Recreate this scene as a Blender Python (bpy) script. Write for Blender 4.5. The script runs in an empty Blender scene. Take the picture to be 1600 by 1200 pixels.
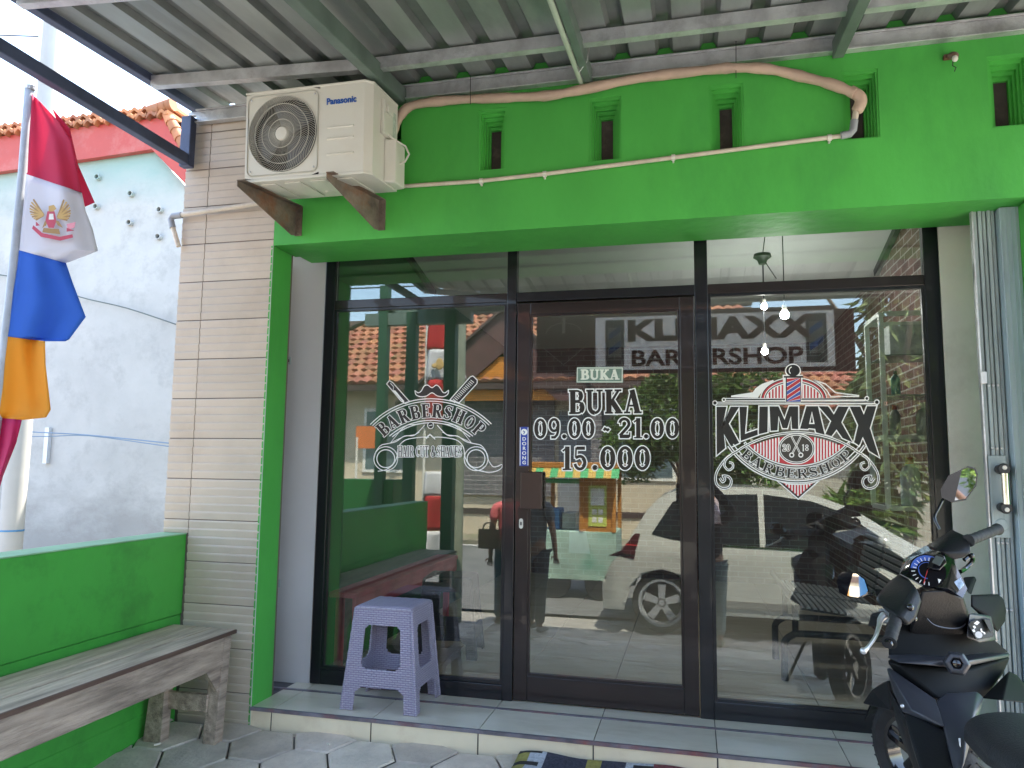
import bpy, bmesh, math, random
import numpy as np
from mathutils import Vector, Matrix
random.seed(7)
R=math.radians; PI=math.pi
sc=bpy.context.scene
# ---------------- camera, world, sun, exposure ----------------
CF=1150.7; PITCH=0.1082; YAW=0.2394; ROLL=0.0123
CAM=np.array([1.9491,-3.6215,1.1474])
_fw=np.array([-math.sin(YAW)*math.cos(PITCH),math.cos(YAW)*math.cos(PITCH),math.sin(PITCH)])
_r0=np.array([math.cos(YAW),math.sin(YAW),0.]); _u0=np.cross(_r0,_fw)
_rt=math.cos(ROLL)*_r0+math.sin(ROLL)*_u0; _up=-math.sin(ROLL)*_r0+math.cos(ROLL)*_u0
cd=bpy.data.cameras.new('camera'); cam=bpy.data.objects.new('camera',cd); sc.collection.objects.link(cam)
cd.sensor_width=36; cd.lens=CF/1600*36; cd.clip_start=0.02; cd.clip_end=2000
cam.matrix_world=Matrix(((_rt[0],_up[0],-_fw[0],CAM[0]),(_rt[1],_up[1],-_fw[1],CAM[1]),(_rt[2],_up[2],-_fw[2],CAM[2]),(0,0,0,1)))
sc.camera=cam
SUN_EL=R(64); SUN_AZ=(0.48,0.877)        # horizontal direction towards the sun
w=bpy.data.worlds.new('World'); sc.world=w; w.use_nodes=True
nt=w.node_tree; bg=nt.nodes['Background']; sky=nt.nodes.new('ShaderNodeTexSky')
sky.sky_type='NISHITA'; sky.sun_disc=False; sky.sun_elevation=SUN_EL
sky.sun_rotation=math.atan2(SUN_AZ[0],SUN_AZ[1]); sky.dust_density=1.2; sky.air_density=1.0
nt.links.new(sky.outputs[0],bg.inputs[0]); bg.inputs[1].default_value=0.15
sl=bpy.data.lights.new('sun','SUN'); sl.energy=3.2; sl.angle=R(0.6); sl.color=(1,.96,.9)
so=bpy.data.objects.new('sun',sl); sc.collection.objects.link(so)
_sd=Vector((SUN_AZ[0]*math.cos(SUN_EL),SUN_AZ[1]*math.cos(SUN_EL),math.sin(SUN_EL)))
so.rotation_euler=_sd.to_track_quat('Z','Y').to_euler(); so.location=(4,8,14)
vs=sc.view_settings; vs.view_transform='Standard'; vs.look='None'; vs.exposure=2.88; vs.gamma=1; vs.use_white_balance=True; vs.white_balance_temperature=7150; vs.white_balance_tint=10; vs.use_curve_mapping=False
try:
    sc.cycles.max_bounces=10; sc.cycles.transparent_max_bounces=24; sc.cycles.diffuse_bounces=5; sc.cycles.glossy_bounces=5
    sc.cycles.use_denoising=True; sc.cycles.sample_clamp_indirect=8; sc.cycles.caustics_reflective=False; sc.cycles.caustics_refractive=False
except Exception: pass
# ---------------- helpers ----------------
def ray(u,v): return _fw*CF+_rt*(u-800)-_up*(v-600)
def at(u,v,dep=None,x=None,y=None,z=None):
    """point seen at photo position (u,v): at a depth in metres or on a plane of the place"""
    d=ray(u,v)
    if dep is not None: t=dep/CF
    elif x is not None: t=(x-CAM[0])/d[0]
    elif y is not None: t=(y-CAM[1])/d[1]
    else: t=(z-CAM[2])/d[2]
    return CAM+d*t
def gz(y):
    """height of the forecourt, which falls towards the street"""
    ys=[-30,-12,-6,-4.3,-3.4,-2.0,-.9,-.42,0]; zs=[-.64,-.62,-.62,-.59,-.53,-.32,-.13,-.082,-.08]
    return float(np.interp(y,ys,zs))
_mc={}
def mat(name,col,rough=.6,metal=0,var=.12,vs=3.0,bump=0,bs=40,spec=.5,stain=None,sscale=1.5,samt=.5,coat=0,emit=None,est=0,attr=False,trans=0,alpha=None,stretch=None,detail=6):
    if name in _mc: return _mc[name]
    m=bpy.data.materials.new(name); m.use_nodes=True; t=m.node_tree; N=t.nodes; L=t.links
    b=N['Principled BSDF']; c=tuple(col)+(1,)
    b.inputs['Roughness'].default_value=rough; b.inputs['Metallic'].default_value=metal
    b.inputs['Specular IOR Level'].default_value=spec; b.inputs['Coat Weight'].default_value=coat
    tc=N.new('ShaderNodeTexCoord'); mp=N.new('ShaderNodeMapping'); L.new(tc.outputs['Object'],mp.inputs[0])
    if stretch: mp.inputs['Scale'].default_value=stretch
    n=N.new('ShaderNodeTexNoise'); n.inputs['Scale'].default_value=vs; n.inputs['Detail'].default_value=detail; n.inputs['Roughness'].default_value=.6
    L.new(mp.outputs[0],n.inputs['Vector'])
    mr=N.new('ShaderNodeMapRange'); mr.inputs[1].default_value=.3; mr.inputs[2].default_value=.7
    mr.inputs[3].default_value=1-var; mr.inputs[4].default_value=1+var; L.new(n.outputs[0],mr.inputs[0])
    mul=N.new('ShaderNodeMix'); mul.data_type='RGBA'; mul.blend_type='MULTIPLY'; mul.inputs[0].default_value=1
    mul.inputs[6].default_value=c; L.new(mr.outputs[0],mul.inputs[7]); out=mul.outputs[2]
    if attr:
        a=N.new('ShaderNodeAttribute'); a.attribute_name='tint'
        m2=N.new('ShaderNodeMix'); m2.data_type='RGBA'; m2.blend_type='MULTIPLY'; m2.inputs[0].default_value=1
        L.new(out,m2.inputs[6]); L.new(a.outputs[0],m2.inputs[7]); out=m2.outputs[2]
    if stain:
        n2=N.new('ShaderNodeTexNoise'); n2.inputs['Scale'].default_value=sscale; n2.inputs['Detail'].default_value=9; n2.inputs['Roughness'].default_value=.72
        L.new(mp.outputs[0],n2.inputs['Vector'])
        r2=N.new('ShaderNodeMapRange'); r2.inputs[1].default_value=.5; r2.inputs[2].default_value=.68; r2.inputs[4].default_value=samt
        L.new(n2.outputs[0],r2.inputs[0])
        m3=N.new('ShaderNodeMix'); m3.data_type='RGBA'; L.new(r2.outputs[0],m3.inputs[0]); L.new(out,m3.inputs[6]); m3.inputs[7].default_value=tuple(stain)+(1,); out=m3.outputs[2]
    L.new(out,b.inputs['Base Color'])
    if bump:
        n3=N.new('ShaderNodeTexNoise'); n3.inputs['Scale'].default_value=bs; n3.inputs['Detail'].default_value=5; L.new(mp.outputs[0],n3.inputs['Vector'])
        bp=N.new('ShaderNodeBump'); bp.inputs['Strength'].default_value=bump; bp.inputs['Distance'].default_value=.01
        L.new(n3.outputs[0],bp.inputs['Height']); L.new(bp.outputs[0],b.inputs['Normal'])
    if emit: b.inputs['Emission Color'].default_value=tuple(emit)+(1,); b.inputs['Emission Strength'].default_value=est
    if trans:
        o=N['Material Output']; tr=N.new('ShaderNodeBsdfTranslucent'); L.new(out,tr.inputs[0]); mx=N.new('ShaderNodeMixShader'); mx.inputs[0].default_value=trans
        L.new(b.outputs[0],mx.inputs[1]); L.new(tr.outputs[0],mx.inputs[2]); L.new(mx.outputs[0],o.inputs[0])
    _mc[name]=m; return m
def glass(name,tint,refl,ior=1.5):
    m=bpy.data.materials.new(name); m.use_nodes=True; t=m.node_tree; N=t.nodes; L=t.links
    N.remove(N['Principled BSDF']); o=N['Material Output']
    tr=N.new('ShaderNodeBsdfTransparent'); tr.inputs[0].default_value=tuple(tint)+(1,)
    gl=N.new('ShaderNodeBsdfGlossy'); gl.inputs['Roughness'].default_value=0; gl.inputs[0].default_value=(.96,1,.98,1)
    fr=N.new('ShaderNodeFresnel'); fr.inputs[0].default_value=ior
    ad=N.new('ShaderNodeMath'); ad.operation='ADD'; ad.inputs[1].default_value=refl; L.new(fr.outputs[0],ad.inputs[0])
    mx=N.new('ShaderNodeMixShader'); L.new(ad.outputs[0],mx.inputs[0]); L.new(tr.outputs[0],mx.inputs[1]); L.new(gl.outputs[0],mx.inputs[2])
    # thin dusty haze mixed in to lift the blacks of the glass
    df=N.new('ShaderNodeBsdfDiffuse'); df.inputs[0].default_value=(.6,.62,.6,1); dn=N.new('ShaderNodeTexNoise'); dn.inputs['Scale'].default_value=2.5; dn.inputs['Detail'].default_value=6; dm=N.new('ShaderNodeMapRange'); dm.inputs[3].default_value=.006; dm.inputs[4].default_value=.024; L.new(dn.outputs[0],dm.inputs[0])
    m2=N.new('ShaderNodeMixShader'); L.new(dm.outputs[0],m2.inputs[0]); L.new(mx.outputs[0],m2.inputs[1]); L.new(df.outputs[0],m2.inputs[2]); L.new(m2.outputs[0],o.inputs[0])
    return m
class MB:
    def __init__(s): s.v=[];s.f=[];s.m=[];s.t=[];s.tint=(1,1,1)
    def add(s,vs,fs,m=0):
        b=len(s.v); s.v+= [tuple(float(c) for c in p) for p in vs]
        for f in fs: s.f.append([b+i for i in f]); s.m.append(m); s.t.append(s.tint)
        return s
    def box(s,a,b,m=0,M=None):
        x0,y0,z0=a;x1,y1,z1=b
        vs=[(x,y,z) for z in(z0,z1) for y in(y0,y1) for x in(x0,x1)]
        if M is not None: vs=[M@Vector(p) for p in vs]
        return s.add(vs,[(0,2,3,1),(4,5,7,6),(0,1,5,4),(2,6,7,3),(0,4,6,2),(1,3,7,5)],m)
    def bar(s,p,q,wd,ht,m=0,up=(0,0,1)):
        p=Vector(p);q=Vector(q);d=q-p;l=d.length;d.normalize();u=Vector(up);x=d.cross(u)
        if x.length<1e-4:x=d.cross(Vector((1,0,0)))
        x.normalize();u=x.cross(d)
        M=Matrix(((x.x,d.x,u.x,p.x),(x.y,d.y,u.y,p.y),(x.z,d.z,u.z,p.z),(0,0,0,1)))
        return s.box((-wd/2,0,-ht/2),(wd/2,l,ht/2),m,M)
    def poly(s,pts,m=0): return s.add(pts,[tuple(range(len(pts)))],m)
    def prism(s,pts,off,m=0):
        n=len(pts);o=Vector(off);a=[Vector(p) for p in pts];b=[p+o for p in a]
        nn=Vector((0,0,0))
        for i in range(n): nn+=a[i].cross(a[(i+1)%n])
        fl=nn.dot(o)>0
        f=[tuple(range(n)),tuple(range(2*n-1,n-1,-1))]+[((i+1)%n,i,n+i,n+(i+1)%n) for i in range(n)]
        if fl: f=[tuple(reversed(x)) for x in f]
        return s.add(a+b,f,m)
    def tube(s,path,r,n=10,m=0,caps=True,closed=False):
        P=[Vector(p) for p in path];k=len(P);rs=r if hasattr(r,'__len__') else [r]*k
        vs=[];pr=None
        for i,p in enumerate(P):
            d=(P[(i+1)%k]-P[i-1]) if closed else (P[min(i+1,k-1)]-P[max(i-1,0)])
            d.normalize()
            if pr is None:
                pr=d.cross(Vector((0,0,1)))
                if pr.length<.05: pr=d.cross(Vector((1,0,0)))
            pr=pr-d*pr.dot(d); pr.normalize(); q=d.cross(pr)
            for j in range(n):
                a=2*PI*j/n; vs.append(p+(pr*math.cos(a)+q*math.sin(a))*rs[i])
        f=[]
        for i in range(k if closed else k-1):
            a=i*n;b=((i+1)%k)*n
            for j in range(n): f.append((a+j,a+(j+1)%n,b+(j+1)%n,b+j))
        if caps and not closed: f+= [tuple(range(n-1,-1,-1)),tuple(range((k-1)*n,k*n))]
        return s.add(vs,f,m)
    def lathe(s,prof,c=(0,0,0),n=24,m=0,M=None):
        vs=[];c=Vector(c)
        for r,z in prof:
            for j in range(n):
                a=2*PI*j/n;p=Vector((r*math.cos(a),r*math.sin(a),z))
                if M is not None:p=M@p
                vs.append(p+c)
        f=[]
        for i in range(len(prof)-1):
            for j in range(n): f.append((i*n+j,i*n+(j+1)%n,(i+1)*n+(j+1)%n,(i+1)*n+j))
        return s.add(vs,f,m)
    def ball(s,c,r,n=16,k=10,m=0):
        r=(r,r,r) if not hasattr(r,'__len__') else r
        vs=[];c=Vector(c)
        for i in range(k+1):
            t=PI*i/k
            for j in range(n): vs.append(c+Vector((r[0]*math.sin(t)*math.cos(2*PI*j/n),r[1]*math.sin(t)*math.sin(2*PI*j/n),r[2]*math.cos(t))))
        return s.add(vs,[(i*n+j,(i+1)*n+j,(i+1)*n+(j+1)%n,i*n+(j+1)%n) for i in range(k) for j in range(n)],m)
    def grid(s,fn,nu,nv,m=0,mf=None):
        vs=[fn(i/nu,j/nv) for j in range(nv+1) for i in range(nu+1)];b=len(s.v);s.v+=[tuple(float(c) for c in p) for p in vs]
        for j in range(nv):
            for i in range(nu):
                a=b+j*(nu+1)+i; s.f.append([a,a+1,a+nu+2,a+nu+1]); s.m.append(mf(i/nu,j/nv) if mf else m); s.t.append(s.tint)
        return s
    def hull(s,pts,m=0):
        bm=bmesh.new()
        for p in pts: bm.verts.new(tuple(float(c) for c in p))
        r=bmesh.ops.convex_hull(bm,input=bm.verts); bmesh.ops.delete(bm,geom=[g for g in r['geom_interior'] if isinstance(g,bmesh.types.BMVert)],context='VERTS')
        bmesh.ops.recalc_face_normals(bm,faces=bm.faces)
        bm.verts.index_update(); s.add([v.co[:] for v in bm.verts],[tuple(v.index for v in f.verts) for f in bm.faces],m); bm.free(); return s
    def build(s,name,mats,parent=None,smooth=False,bevel=0,local=False,solid=0,sub=0,seg=2,angle=40,weld=False):
        me=bpy.data.meshes.new(name); off=Vector((0,0,0))
        if parent is None and not local and s.v:
            A=np.array(s.v); off=Vector(((A[:,0].min()+A[:,0].max())/2,(A[:,1].min()+A[:,1].max())/2,A[:,2].min()))
        me.from_pydata([Vector(p)-off for p in s.v],[],s.f)
        for mt in (mats if isinstance(mats,(list,tuple)) else [mats]): me.materials.append(mt)
        me.polygons.foreach_set('material_index',s.m)
        if any(t!=(1,1,1) for t in s.t):
            ca=me.color_attributes.new('tint','FLOAT_COLOR','CORNER'); k=0; dat=[]
            for p,t in zip(me.polygons,s.t): dat+= (list(t)+[1.0])*p.loop_total
            ca.data.foreach_set('color',dat)
        me.validate()
        if weld:
            b=bmesh.new(); b.from_mesh(me); bmesh.ops.remove_doubles(b,verts=b.verts,dist=2e-4); b.to_mesh(me); b.free()
        if smooth: me.shade_smooth()
        if smooth=='auto' or (smooth and angle<180):
            try: me.set_sharp_from_angle(angle=R(angle))
            except Exception: pass
        o=bpy.data.objects.new(name,me); sc.collection.objects.link(o)
        if solid: md=o.modifiers.new('solid','SOLIDIFY'); md.thickness=solid; md.offset=0
        if bevel: md=o.modifiers.new('bevel','BEVEL'); md.width=bevel; md.segments=seg; md.limit_method='ANGLE'; md.angle_limit=R(35)
        if sub: md=o.modifiers.new('sub','SUBSURF'); md.levels=sub; md.render_levels=sub
        if parent is not None:
            o.parent=parent
            if not local and parent.get('wl') is not None: o.location=-Vector(parent['wl'])
            elif not local and parent.type=='MESH' and parent.parent is None: o.location=-parent.location
        else: o.location=off
        return o
def thing(name,label,cat,loc,group=None,rot=None):
    o=bpy.data.objects.new(name,None); sc.collection.objects.link(o); o.location=loc; o.empty_display_size=.1
    if rot is not None: o.rotation_euler=rot
    else: o['wl']=list(loc)
    o['label']=label; o['category']=cat
    if group:o['group']=group
    return o
def tag(o,label,cat,group=None):
    o['label']=label;o['category']=cat
    if group:o['group']=group
    return o
def struct(o): o['kind']='structure'; return o
def text(name,body,size,M,m,parent,ext=.001,off=0,align='CENTER',sx=1,space=1,local=False):
    c=bpy.data.curves.new(name,'FONT'); c.body=body; c.size=size; c.extrude=ext; c.offset=off; c.align_x=align; c.align_y='CENTER'; c.space_character=space
    c.materials.append(m); tmp=bpy.data.objects.new(name,c); me=tmp.to_mesh().copy(); tmp.to_mesh_clear(); bpy.data.objects.remove(tmp)
    o=bpy.data.objects.new(name,me); sc.collection.objects.link(o)
    Mx=M@Matrix.Diagonal((sx,1,1,1))
    if parent is not None:
        o.parent=parent
        if not local and parent.get('wl') is not None: Mx=Matrix.Translation(-Vector(parent['wl']))@Mx
    o.matrix_local=Mx
    return o
def copy_tree(o,parent=None):
    c=o.copy(); sc.collection.objects.link(c); c.parent=parent
    for ch in list(o.children):
        copy_tree(ch,c)
    return c
FRONT=Matrix.Rotation(R(90),4,'X')      # text that faces -y
def arc(cx,cy,rx,ry,a0,a1,n=12): return [(cx+rx*math.cos(R(a0+(a1-a0)*i/n)),cy+ry*math.sin(R(a0+(a1-a0)*i/n))) for i in range(n+1)]
class Decal:
    """flat cut-vinyl artwork; later pieces lie a hair in front of earlier ones"""
    def __init__(s,fn,base=0,step=.00002): s.mb=MB(); s.fn=fn; s.k=base; s.st=step
    def P(s,p): q=s.fn(p[0],p[1]); return (q[0],q[1]-s.k*s.st,q[2])
    def poly(s,pts,m):
        s.k+=1
        if len(pts)>4:
            bm=bmesh.new(); vs=[bm.verts.new((p[0],p[1],0)) for p in pts]
            try:
                f=bm.faces.new(vs); r=bmesh.ops.triangulate(bm,faces=[f]); bm.verts.index_update()
                s.mb.add([s.P((v.co.x,v.co.y)) for v in bm.verts],[tuple(v.index for v in f.verts) for f in bm.faces],m)
            except Exception: pass
            bm.free()
        else: s.mb.poly([s.P(p) for p in pts],m)
    def line(s,pts,w,m,closed=False,ext=0,sx=1.0):
        s.k+=1; n=len(pts); V=[Vector((p[0]*sx,p[1])) for p in pts]
        if n<2: return
        L=[];Rr=[]
        for i in range(n):
            a=V[i-1] if (i>0 or closed) else None; b=V[(i+1)%n] if (i<n-1 or closed) else None
            d1=(V[i]-a).normalized() if a is not None and (V[i]-a).length>1e-9 else None
            d2=(b-V[i]).normalized() if b is not None and (b-V[i]).length>1e-9 else None
            if d1 is None and d2 is None: continue
            if d1 is None:d1=d2
            if d2 is None:d2=d1
            n1=Vector((-d1.y,d1.x));n2=Vector((-d2.y,d2.x)); mm=n1+n2
            if mm.length<.35: mm=n1
            mm.normalize(); l=(w/2)/max(.45,mm.dot(n1))
            c=V[i].copy()
            if not closed and i==0: c-=d2*ext
            if not closed and i==n-1: c+=d1*ext
            L.append(c+mm*l);Rr.append(c-mm*l)
        k=len(L)
        vs=[s.P((p.x/sx,p.y)) for p in L+Rr]
        s.mb.add(vs,[(i,(i+1)%k,k+(i+1)%k,k+i) for i in range(k if closed else k-1)],m)
    def disc(s,cx,cy,rx,ry,m,n=28): s.poly(arc(cx,cy,rx,ry,0,360-360/n,n-1),m)
# slab-serif glyphs: strokes (points, thickness) in a box 0..w by 0..1
def _st(x,y0=0,y1=1,t=.2,sf=.17):
    r=[([(x,y0),(x,y1)],t)]
    if sf: r+= [([(x-sf,y0+.035),(x+sf,y0+.035)],.07),([(x-sf,y1-.035),(x+sf,y1-.035)],.07)]
    return r
def glyphs():
    G={}
    G['B']=(.72,_st(.22)+[([(.22,.96)]+arc(.42,.75,.17,.21,90,-90,10)+[(.22,.54)],.08),(arc(.45,.75,.13,.17,60,-60,8),.16),([(.22,.5)]+arc(.44,.27,.2,.23,90,-90,10)+[(.22,.04)],.08),(arc(.48,.27,.15,.19,60,-60,8),.18)])
    G['U']=(.8,[([(.2,1),(.2,.3)]+arc(.42,.3,.22,.26,180,270,8),.16),(arc(.42,.3,.22,.26,270,360,8)+[(.64,.3),(.64,1)],.1),([(.05,.965),(.37,.965)],.07),([(.5,.965),(.78,.965)],.07)])
    G['K']=(.8,_st(.2)+[([(.25,.4),(.62,.95)],.09),([(.34,.52),(.66,.04)],.2),([(.46,.965),(.76,.965)],.07),([(.46,.035),(.8,.035)],.07)])
    G['A']=(.8,[([(.14,.04),(.38,.96)],.08),([(.38,.98),(.62,.02)],.2),([(.22,.32),(.52,.32)],.07),([(.02,.035),(.3,.035)],.07),([(.46,.035),(.8,.035)],.07)])
    G['R']=(.78,_st(.22)+[([(.22,.96)]+arc(.44,.74,.17,.22,90,-90,10)+[(.22,.52)],.08),(arc(.47,.74,.13,.17,60,-60,8),.16),([(.42,.5),(.56,.2),(.62,.04)],.18),([(.56,.035),(.76,.035)],.07)])
    G['E']=(.66,_st(.22,sf=.17)+[([(.22,.96),(.58,.96)],.08),([(.58,.98),(.58,.76)],.07),([(.22,.5),(.46,.5)],.08),([(.46,.62),(.46,.38)],.06),([(.22,.04),(.6,.04)],.08),([(.6,.02),(.6,.26)],.07)])
    G['S']=(.62,[(arc(.31,.74,.2,.22,20,180,10),.09),([(.12,.74),(.2,.58),(.42,.46),(.5,.28)],.2),(arc(.31,.26,.2,.22,0,-160,10),.09),([(.52,.98),(.52,.74)],.06),([(.1,.02),(.1,.26)],.06)])
    G['H']=(.84,_st(.22,sf=.17)+_st(.64,sf=.17)+[([(.22,.5),(.64,.5)],.08)])
    G['O']=(.72,[(arc(.36,.5,.23,.43,0,360,24),.1),(arc(.33,.5,.19,.34,130,230,8),.16),(arc(.39,.5,.19,.34,50,-50,8),.16)])
    G['P']=(.7,_st(.22)+[([(.22,.96)]+arc(.42,.72,.18,.24,90,-90,10)+[(.22,.48)],.08),(arc(.46,.72,.13,.18,60,-60,8),.16)])
    G['I']=(.44,_st(.22))
    G['C']=(.7,[(arc(.4,.5,.26,.44,50,310,20),.1),(arc(.33,.5,.19,.34,120,240,8),.17),([(.6,.98),(.6,.7)],.07)])
    G['T']=(.7,_st(.35,sf=0)+[([(.18,.035),(.52,.035)],.07),([(.04,.96),(.66,.96)],.08),([(.06,.98),(.06,.74)],.07),([(.64,.98),(.64,.74)],.07)])
    G['V']=(.76,[([(.18,.96),(.4,.04)],.2),([(.4,.04),(.62,.96)],.08),([(.02,.965),(.34,.965)],.07),([(.48,.965),(.76,.965)],.07)])
    G['&']=(.8,[([(.7,.5),(.56,.2)]+arc(.34,.24,.22,.22,-30,-210,10)+[(.18,.4),(.44,.66)]+arc(.34,.8,.13,.16,-20,200,8)+[(.24,.68),(.66,.06)],.13)])
    G['N']=(.84,_st(.2,t=.1)+_st(.66,t=.1)+[([(.2,.96),(.66,.04)],.2)])
    G['D']=(.78,_st(.22)+[([(.22,.96)]+arc(.4,.5,.24,.46,90,-90,14)+[(.22,.04)],.08),(arc(.46,.5,.18,.34,55,-55,8),.17)])
    G['0']=(.74,[(arc(.37,.5,.27,.44,0,360,26),.13),(arc(.3,.5,.15,.34,125,235,8),.19),(arc(.44,.5,.15,.34,55,-55,8),.19)])
    G['1']=(.5,[([(.3,0),(.3,1)],.22),([(.08,.035),(.5,.035)],.07),([(.08,.8),(.3,.96)],.08)])
    G['2']=(.74,[(arc(.36,.72,.24,.24,170,-20,14)+[(.5,.52),(.14,.14)],.15),([(.12,.1),(.62,.1)],.18),([(.64,.06),(.64,.3)],.07),([(.15,.72),(.2,.72)],.12)])
    G['5']=(.72,[([(.2,.93),(.6,.93)],.14),([(.18,.96),(.16,.52)],.08),([(.16,.52)]+arc(.36,.32,.24,.27,100,-170,14),.14),(arc(.4,.32,.18,.2,60,-60,6),.14)])
    G['9']=(.72,[(arc(.36,.67,.23,.29,0,360,20),.13),(arc(.42,.6,.18,.5,30,-60,8)+[(.4,.06),(.2,.06)],.14),(arc(.42,.67,.17,.2,60,-60,6),.16)])
    G['.']=(.34,[(arc(.17,.1,.05,.05,0,360,10),.12)])
    G['-']=(.55,[([(.12,.4),(.2,.5),(.36,.42),(.44,.5)],.13)])
    G[' ']=(.36,[])
    return G
GL=glyphs()
def lettering(D,txt,place,h,total,mo,mi,o=.05,fat=1.0,gap=.04):
    """place(s)->(origin x,y, direction angle) along the line; h height; total width; mo outline, mi fill, o outline width (em)"""
    ws=[GL[c][0]+gap for c in txt]; k=total/sum(ws)   # horizontal scale
    for lay,(mm,ex) in enumerate(((mo,o),(mi,0))):
        if mm is None: continue
        x=0
        for c,wd in zip(txt,ws):
            s0=x*k; x+=wd
            ox,oy,a=place(s0+wd*k/2); ca,sa=math.cos(a),math.sin(a)
            for pts,t in GL[c][1]:
                q=[]
                for (px,py) in pts:
                    lx=(px-wd/2)*k; ly=py*h
                    q.append((ox+lx*ca-ly*sa,oy+lx*sa+ly*ca))
                # widths use the mean scale; thin horizontals keep their own
                hor=abs(pts[0][1]-pts[-1][1])<1e-6
                w=(t*(h if hor else min(k,h*1.15)))*fat
                D.line(q,w+2*ex*h,mm,ext=ex*h)
# ---------------- materials ----------------
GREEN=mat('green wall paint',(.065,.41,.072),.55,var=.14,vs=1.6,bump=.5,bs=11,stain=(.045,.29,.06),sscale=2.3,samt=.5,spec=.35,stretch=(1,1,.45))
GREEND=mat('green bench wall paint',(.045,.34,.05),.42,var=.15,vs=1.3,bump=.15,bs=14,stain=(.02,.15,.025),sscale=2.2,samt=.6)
CAP=mat('worn green wall cap',(.22,.42,.25),.7,var=.2)
TILE=mat('beige striped wall tile',(.52,.44,.36),.45,var=.06,vs=5,stain=(.40,.31,.23),sscale=3,samt=.35,attr=True)
GROUT=mat('dark grout',(.16,.13,.11),.9)
FLOORT=mat('cream floor tile',(.74,.68,.56),.22,var=.06,vs=2.2,stain=(.45,.36,.25),sscale=1.6,samt=.35,attr=True,stretch=(1,3,1))
RISER=mat('cream riser tile',(.84,.74,.55),.35,var=.06,vs=3,stain=(.52,.36,.22),sscale=1.6,samt=.45)
GRLINE=mat('floor grout',(.09,.085,.09),.85)
TRIM=mat('worn plastic edge trim',(.17,.16,.19),.5,var=.5,vs=7,stain=(.28,.07,.06),sscale=3,samt=.8)
PLASTER=mat('off white side wall',(.78,.75,.71),.8,var=.06,bump=.15,bs=14,stain=(.36,.31,.27),sscale=1.3,samt=.4)
ALU=mat('dark brown aluminium',(.022,.016,.017),.3,metal=.35,var=.2,vs=2,coat=.3)
ALUB=mat('black aluminium',(.012,.014,.019),.28,metal=.35,var=.2,vs=2,coat=.3)
ALUH=mat('brown steel handle box',(.05,.032,.028),.35,metal=.4,var=.15)
WHITEV=mat('white vinyl',(.92,.92,.90),.5,var=.03)
BLACKV=mat('black vinyl',(.012,.014,.016),.3,var=.1)
REDV=mat('red vinyl',(.55,.035,.05),.45,var=.05)
BLUEV=mat('blue vinyl',(.06,.11,.42),.45,var=.05)
GALV=mat('galvanised steel',(.62,.63,.65),.38,metal=.6,var=.2,vs=9,bump=.25,bs=160,stain=(.2,.19,.2),sscale=5,samt=.5)
SHEET=mat('zinc roof sheet underside',(.31,.34,.33),.45,metal=.5,var=.22,vs=4,stain=(.14,.16,.15),sscale=2.5,samt=.55,stretch=(1,.25,1))
SHEETD=mat('shaded rib of roof sheet',(.20,.215,.215),.5,metal=.4,var=.2,vs=5)  # same metal as the pans; the rib recess shade is put into this colour
BLUEST=mat('dark blue steel beam',(.065,.085,.15),.45,metal=.2,var=.2,vs=5,stain=(.03,.03,.045),sscale=3,samt=.6)
GRNST=mat('grey green steel rafter',(.14,.19,.165),.5,metal=.2,var=.2,vs=6)
GRNP=mat('pale green pipe strut',(.42,.5,.40),.5,var=.15)
ACW=mat('cream white enamel',(.68,.665,.60),.38,var=.03,stain=(.55,.5,.42),sscale=3,samt=.25)
DARK=mat('black cavity',(.006,.006,.008),.6)
RUST=mat('rusty painted steel',(.20,.16,.13),.65,metal=.3,var=.5,vs=9,bump=.4,bs=60,stain=(.27,.10,.04),sscale=6,samt=.8)
PVC=mat('cream pvc pipe',(.62,.55,.46),.5,var=.12,vs=9,stain=(.4,.3,.22),sscale=8,samt=.5)
WRAP=mat('pink beige pipe wrap',(.50,.36,.28),.6,var=.12,vs=8,bump=.5,bs=28)
GREYP=mat('grey pvc pipe',(.30,.32,.35),.5)
WOOD=mat('weathered grey wood',(.38,.30,.24),.8,var=.45,vs=5,bump=.6,bs=30,stain=(.11,.08,.065),sscale=4,samt=.7,stretch=(6,.6,6))
WOODT=mat('worn bench top',(.47,.38,.29),.75,var=.4,vs=4,bump=.5,bs=30,stain=(.15,.13,.11),sscale=3,samt=.7,stretch=(6,.6,6))
PAVE=mat('grey concrete paver',(.64,.56,.48),.85,var=.22,vs=5,bump=.6,bs=60,attr=True,stain=(.30,.28,.26),sscale=3,samt=.5)
DIRT=mat('dusty concrete ground',(.28,.26,.235),.9,var=.25,vs=2,bump=.4,bs=30,stain=(.15,.14,.13),sscale=2,samt=.5)
ASPH=mat('asphalt',(.12,.12,.12),.85,var=.2,vs=1.2,bump=.3,bs=60)
ROADW=mat('white road paint',(.7,.7,.68),.7,var=.1)
LILAC=mat('lilac plastic',(.36,.33,.50),.4,var=.08,vs=12,stain=(.29,.26,.42),sscale=7,samt=.4)
BPL=mat('black plastic',(.02,.022,.024),.45,var=.2,vs=8)
GATEM=mat('grey green folding gate paint',(.34,.41,.43),.5,metal=.1,var=.15,vs=5,stain=(.08,.1,.11),sscale=4,samt=.5,stretch=(6,6,.5))
GATEB=mat('blue grey gate sheet',(.40,.51,.58),.5,metal=.1,var=.12,vs=4,stain=(.13,.18,.23),sscale=2,samt=.6,stretch=(8,8,.4))
CHROME=mat('chrome',(.75,.75,.74),.08,metal=1,var=.03)
PANE=glass('window glass',(.88,.91,.90),.055,1.5)
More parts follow.
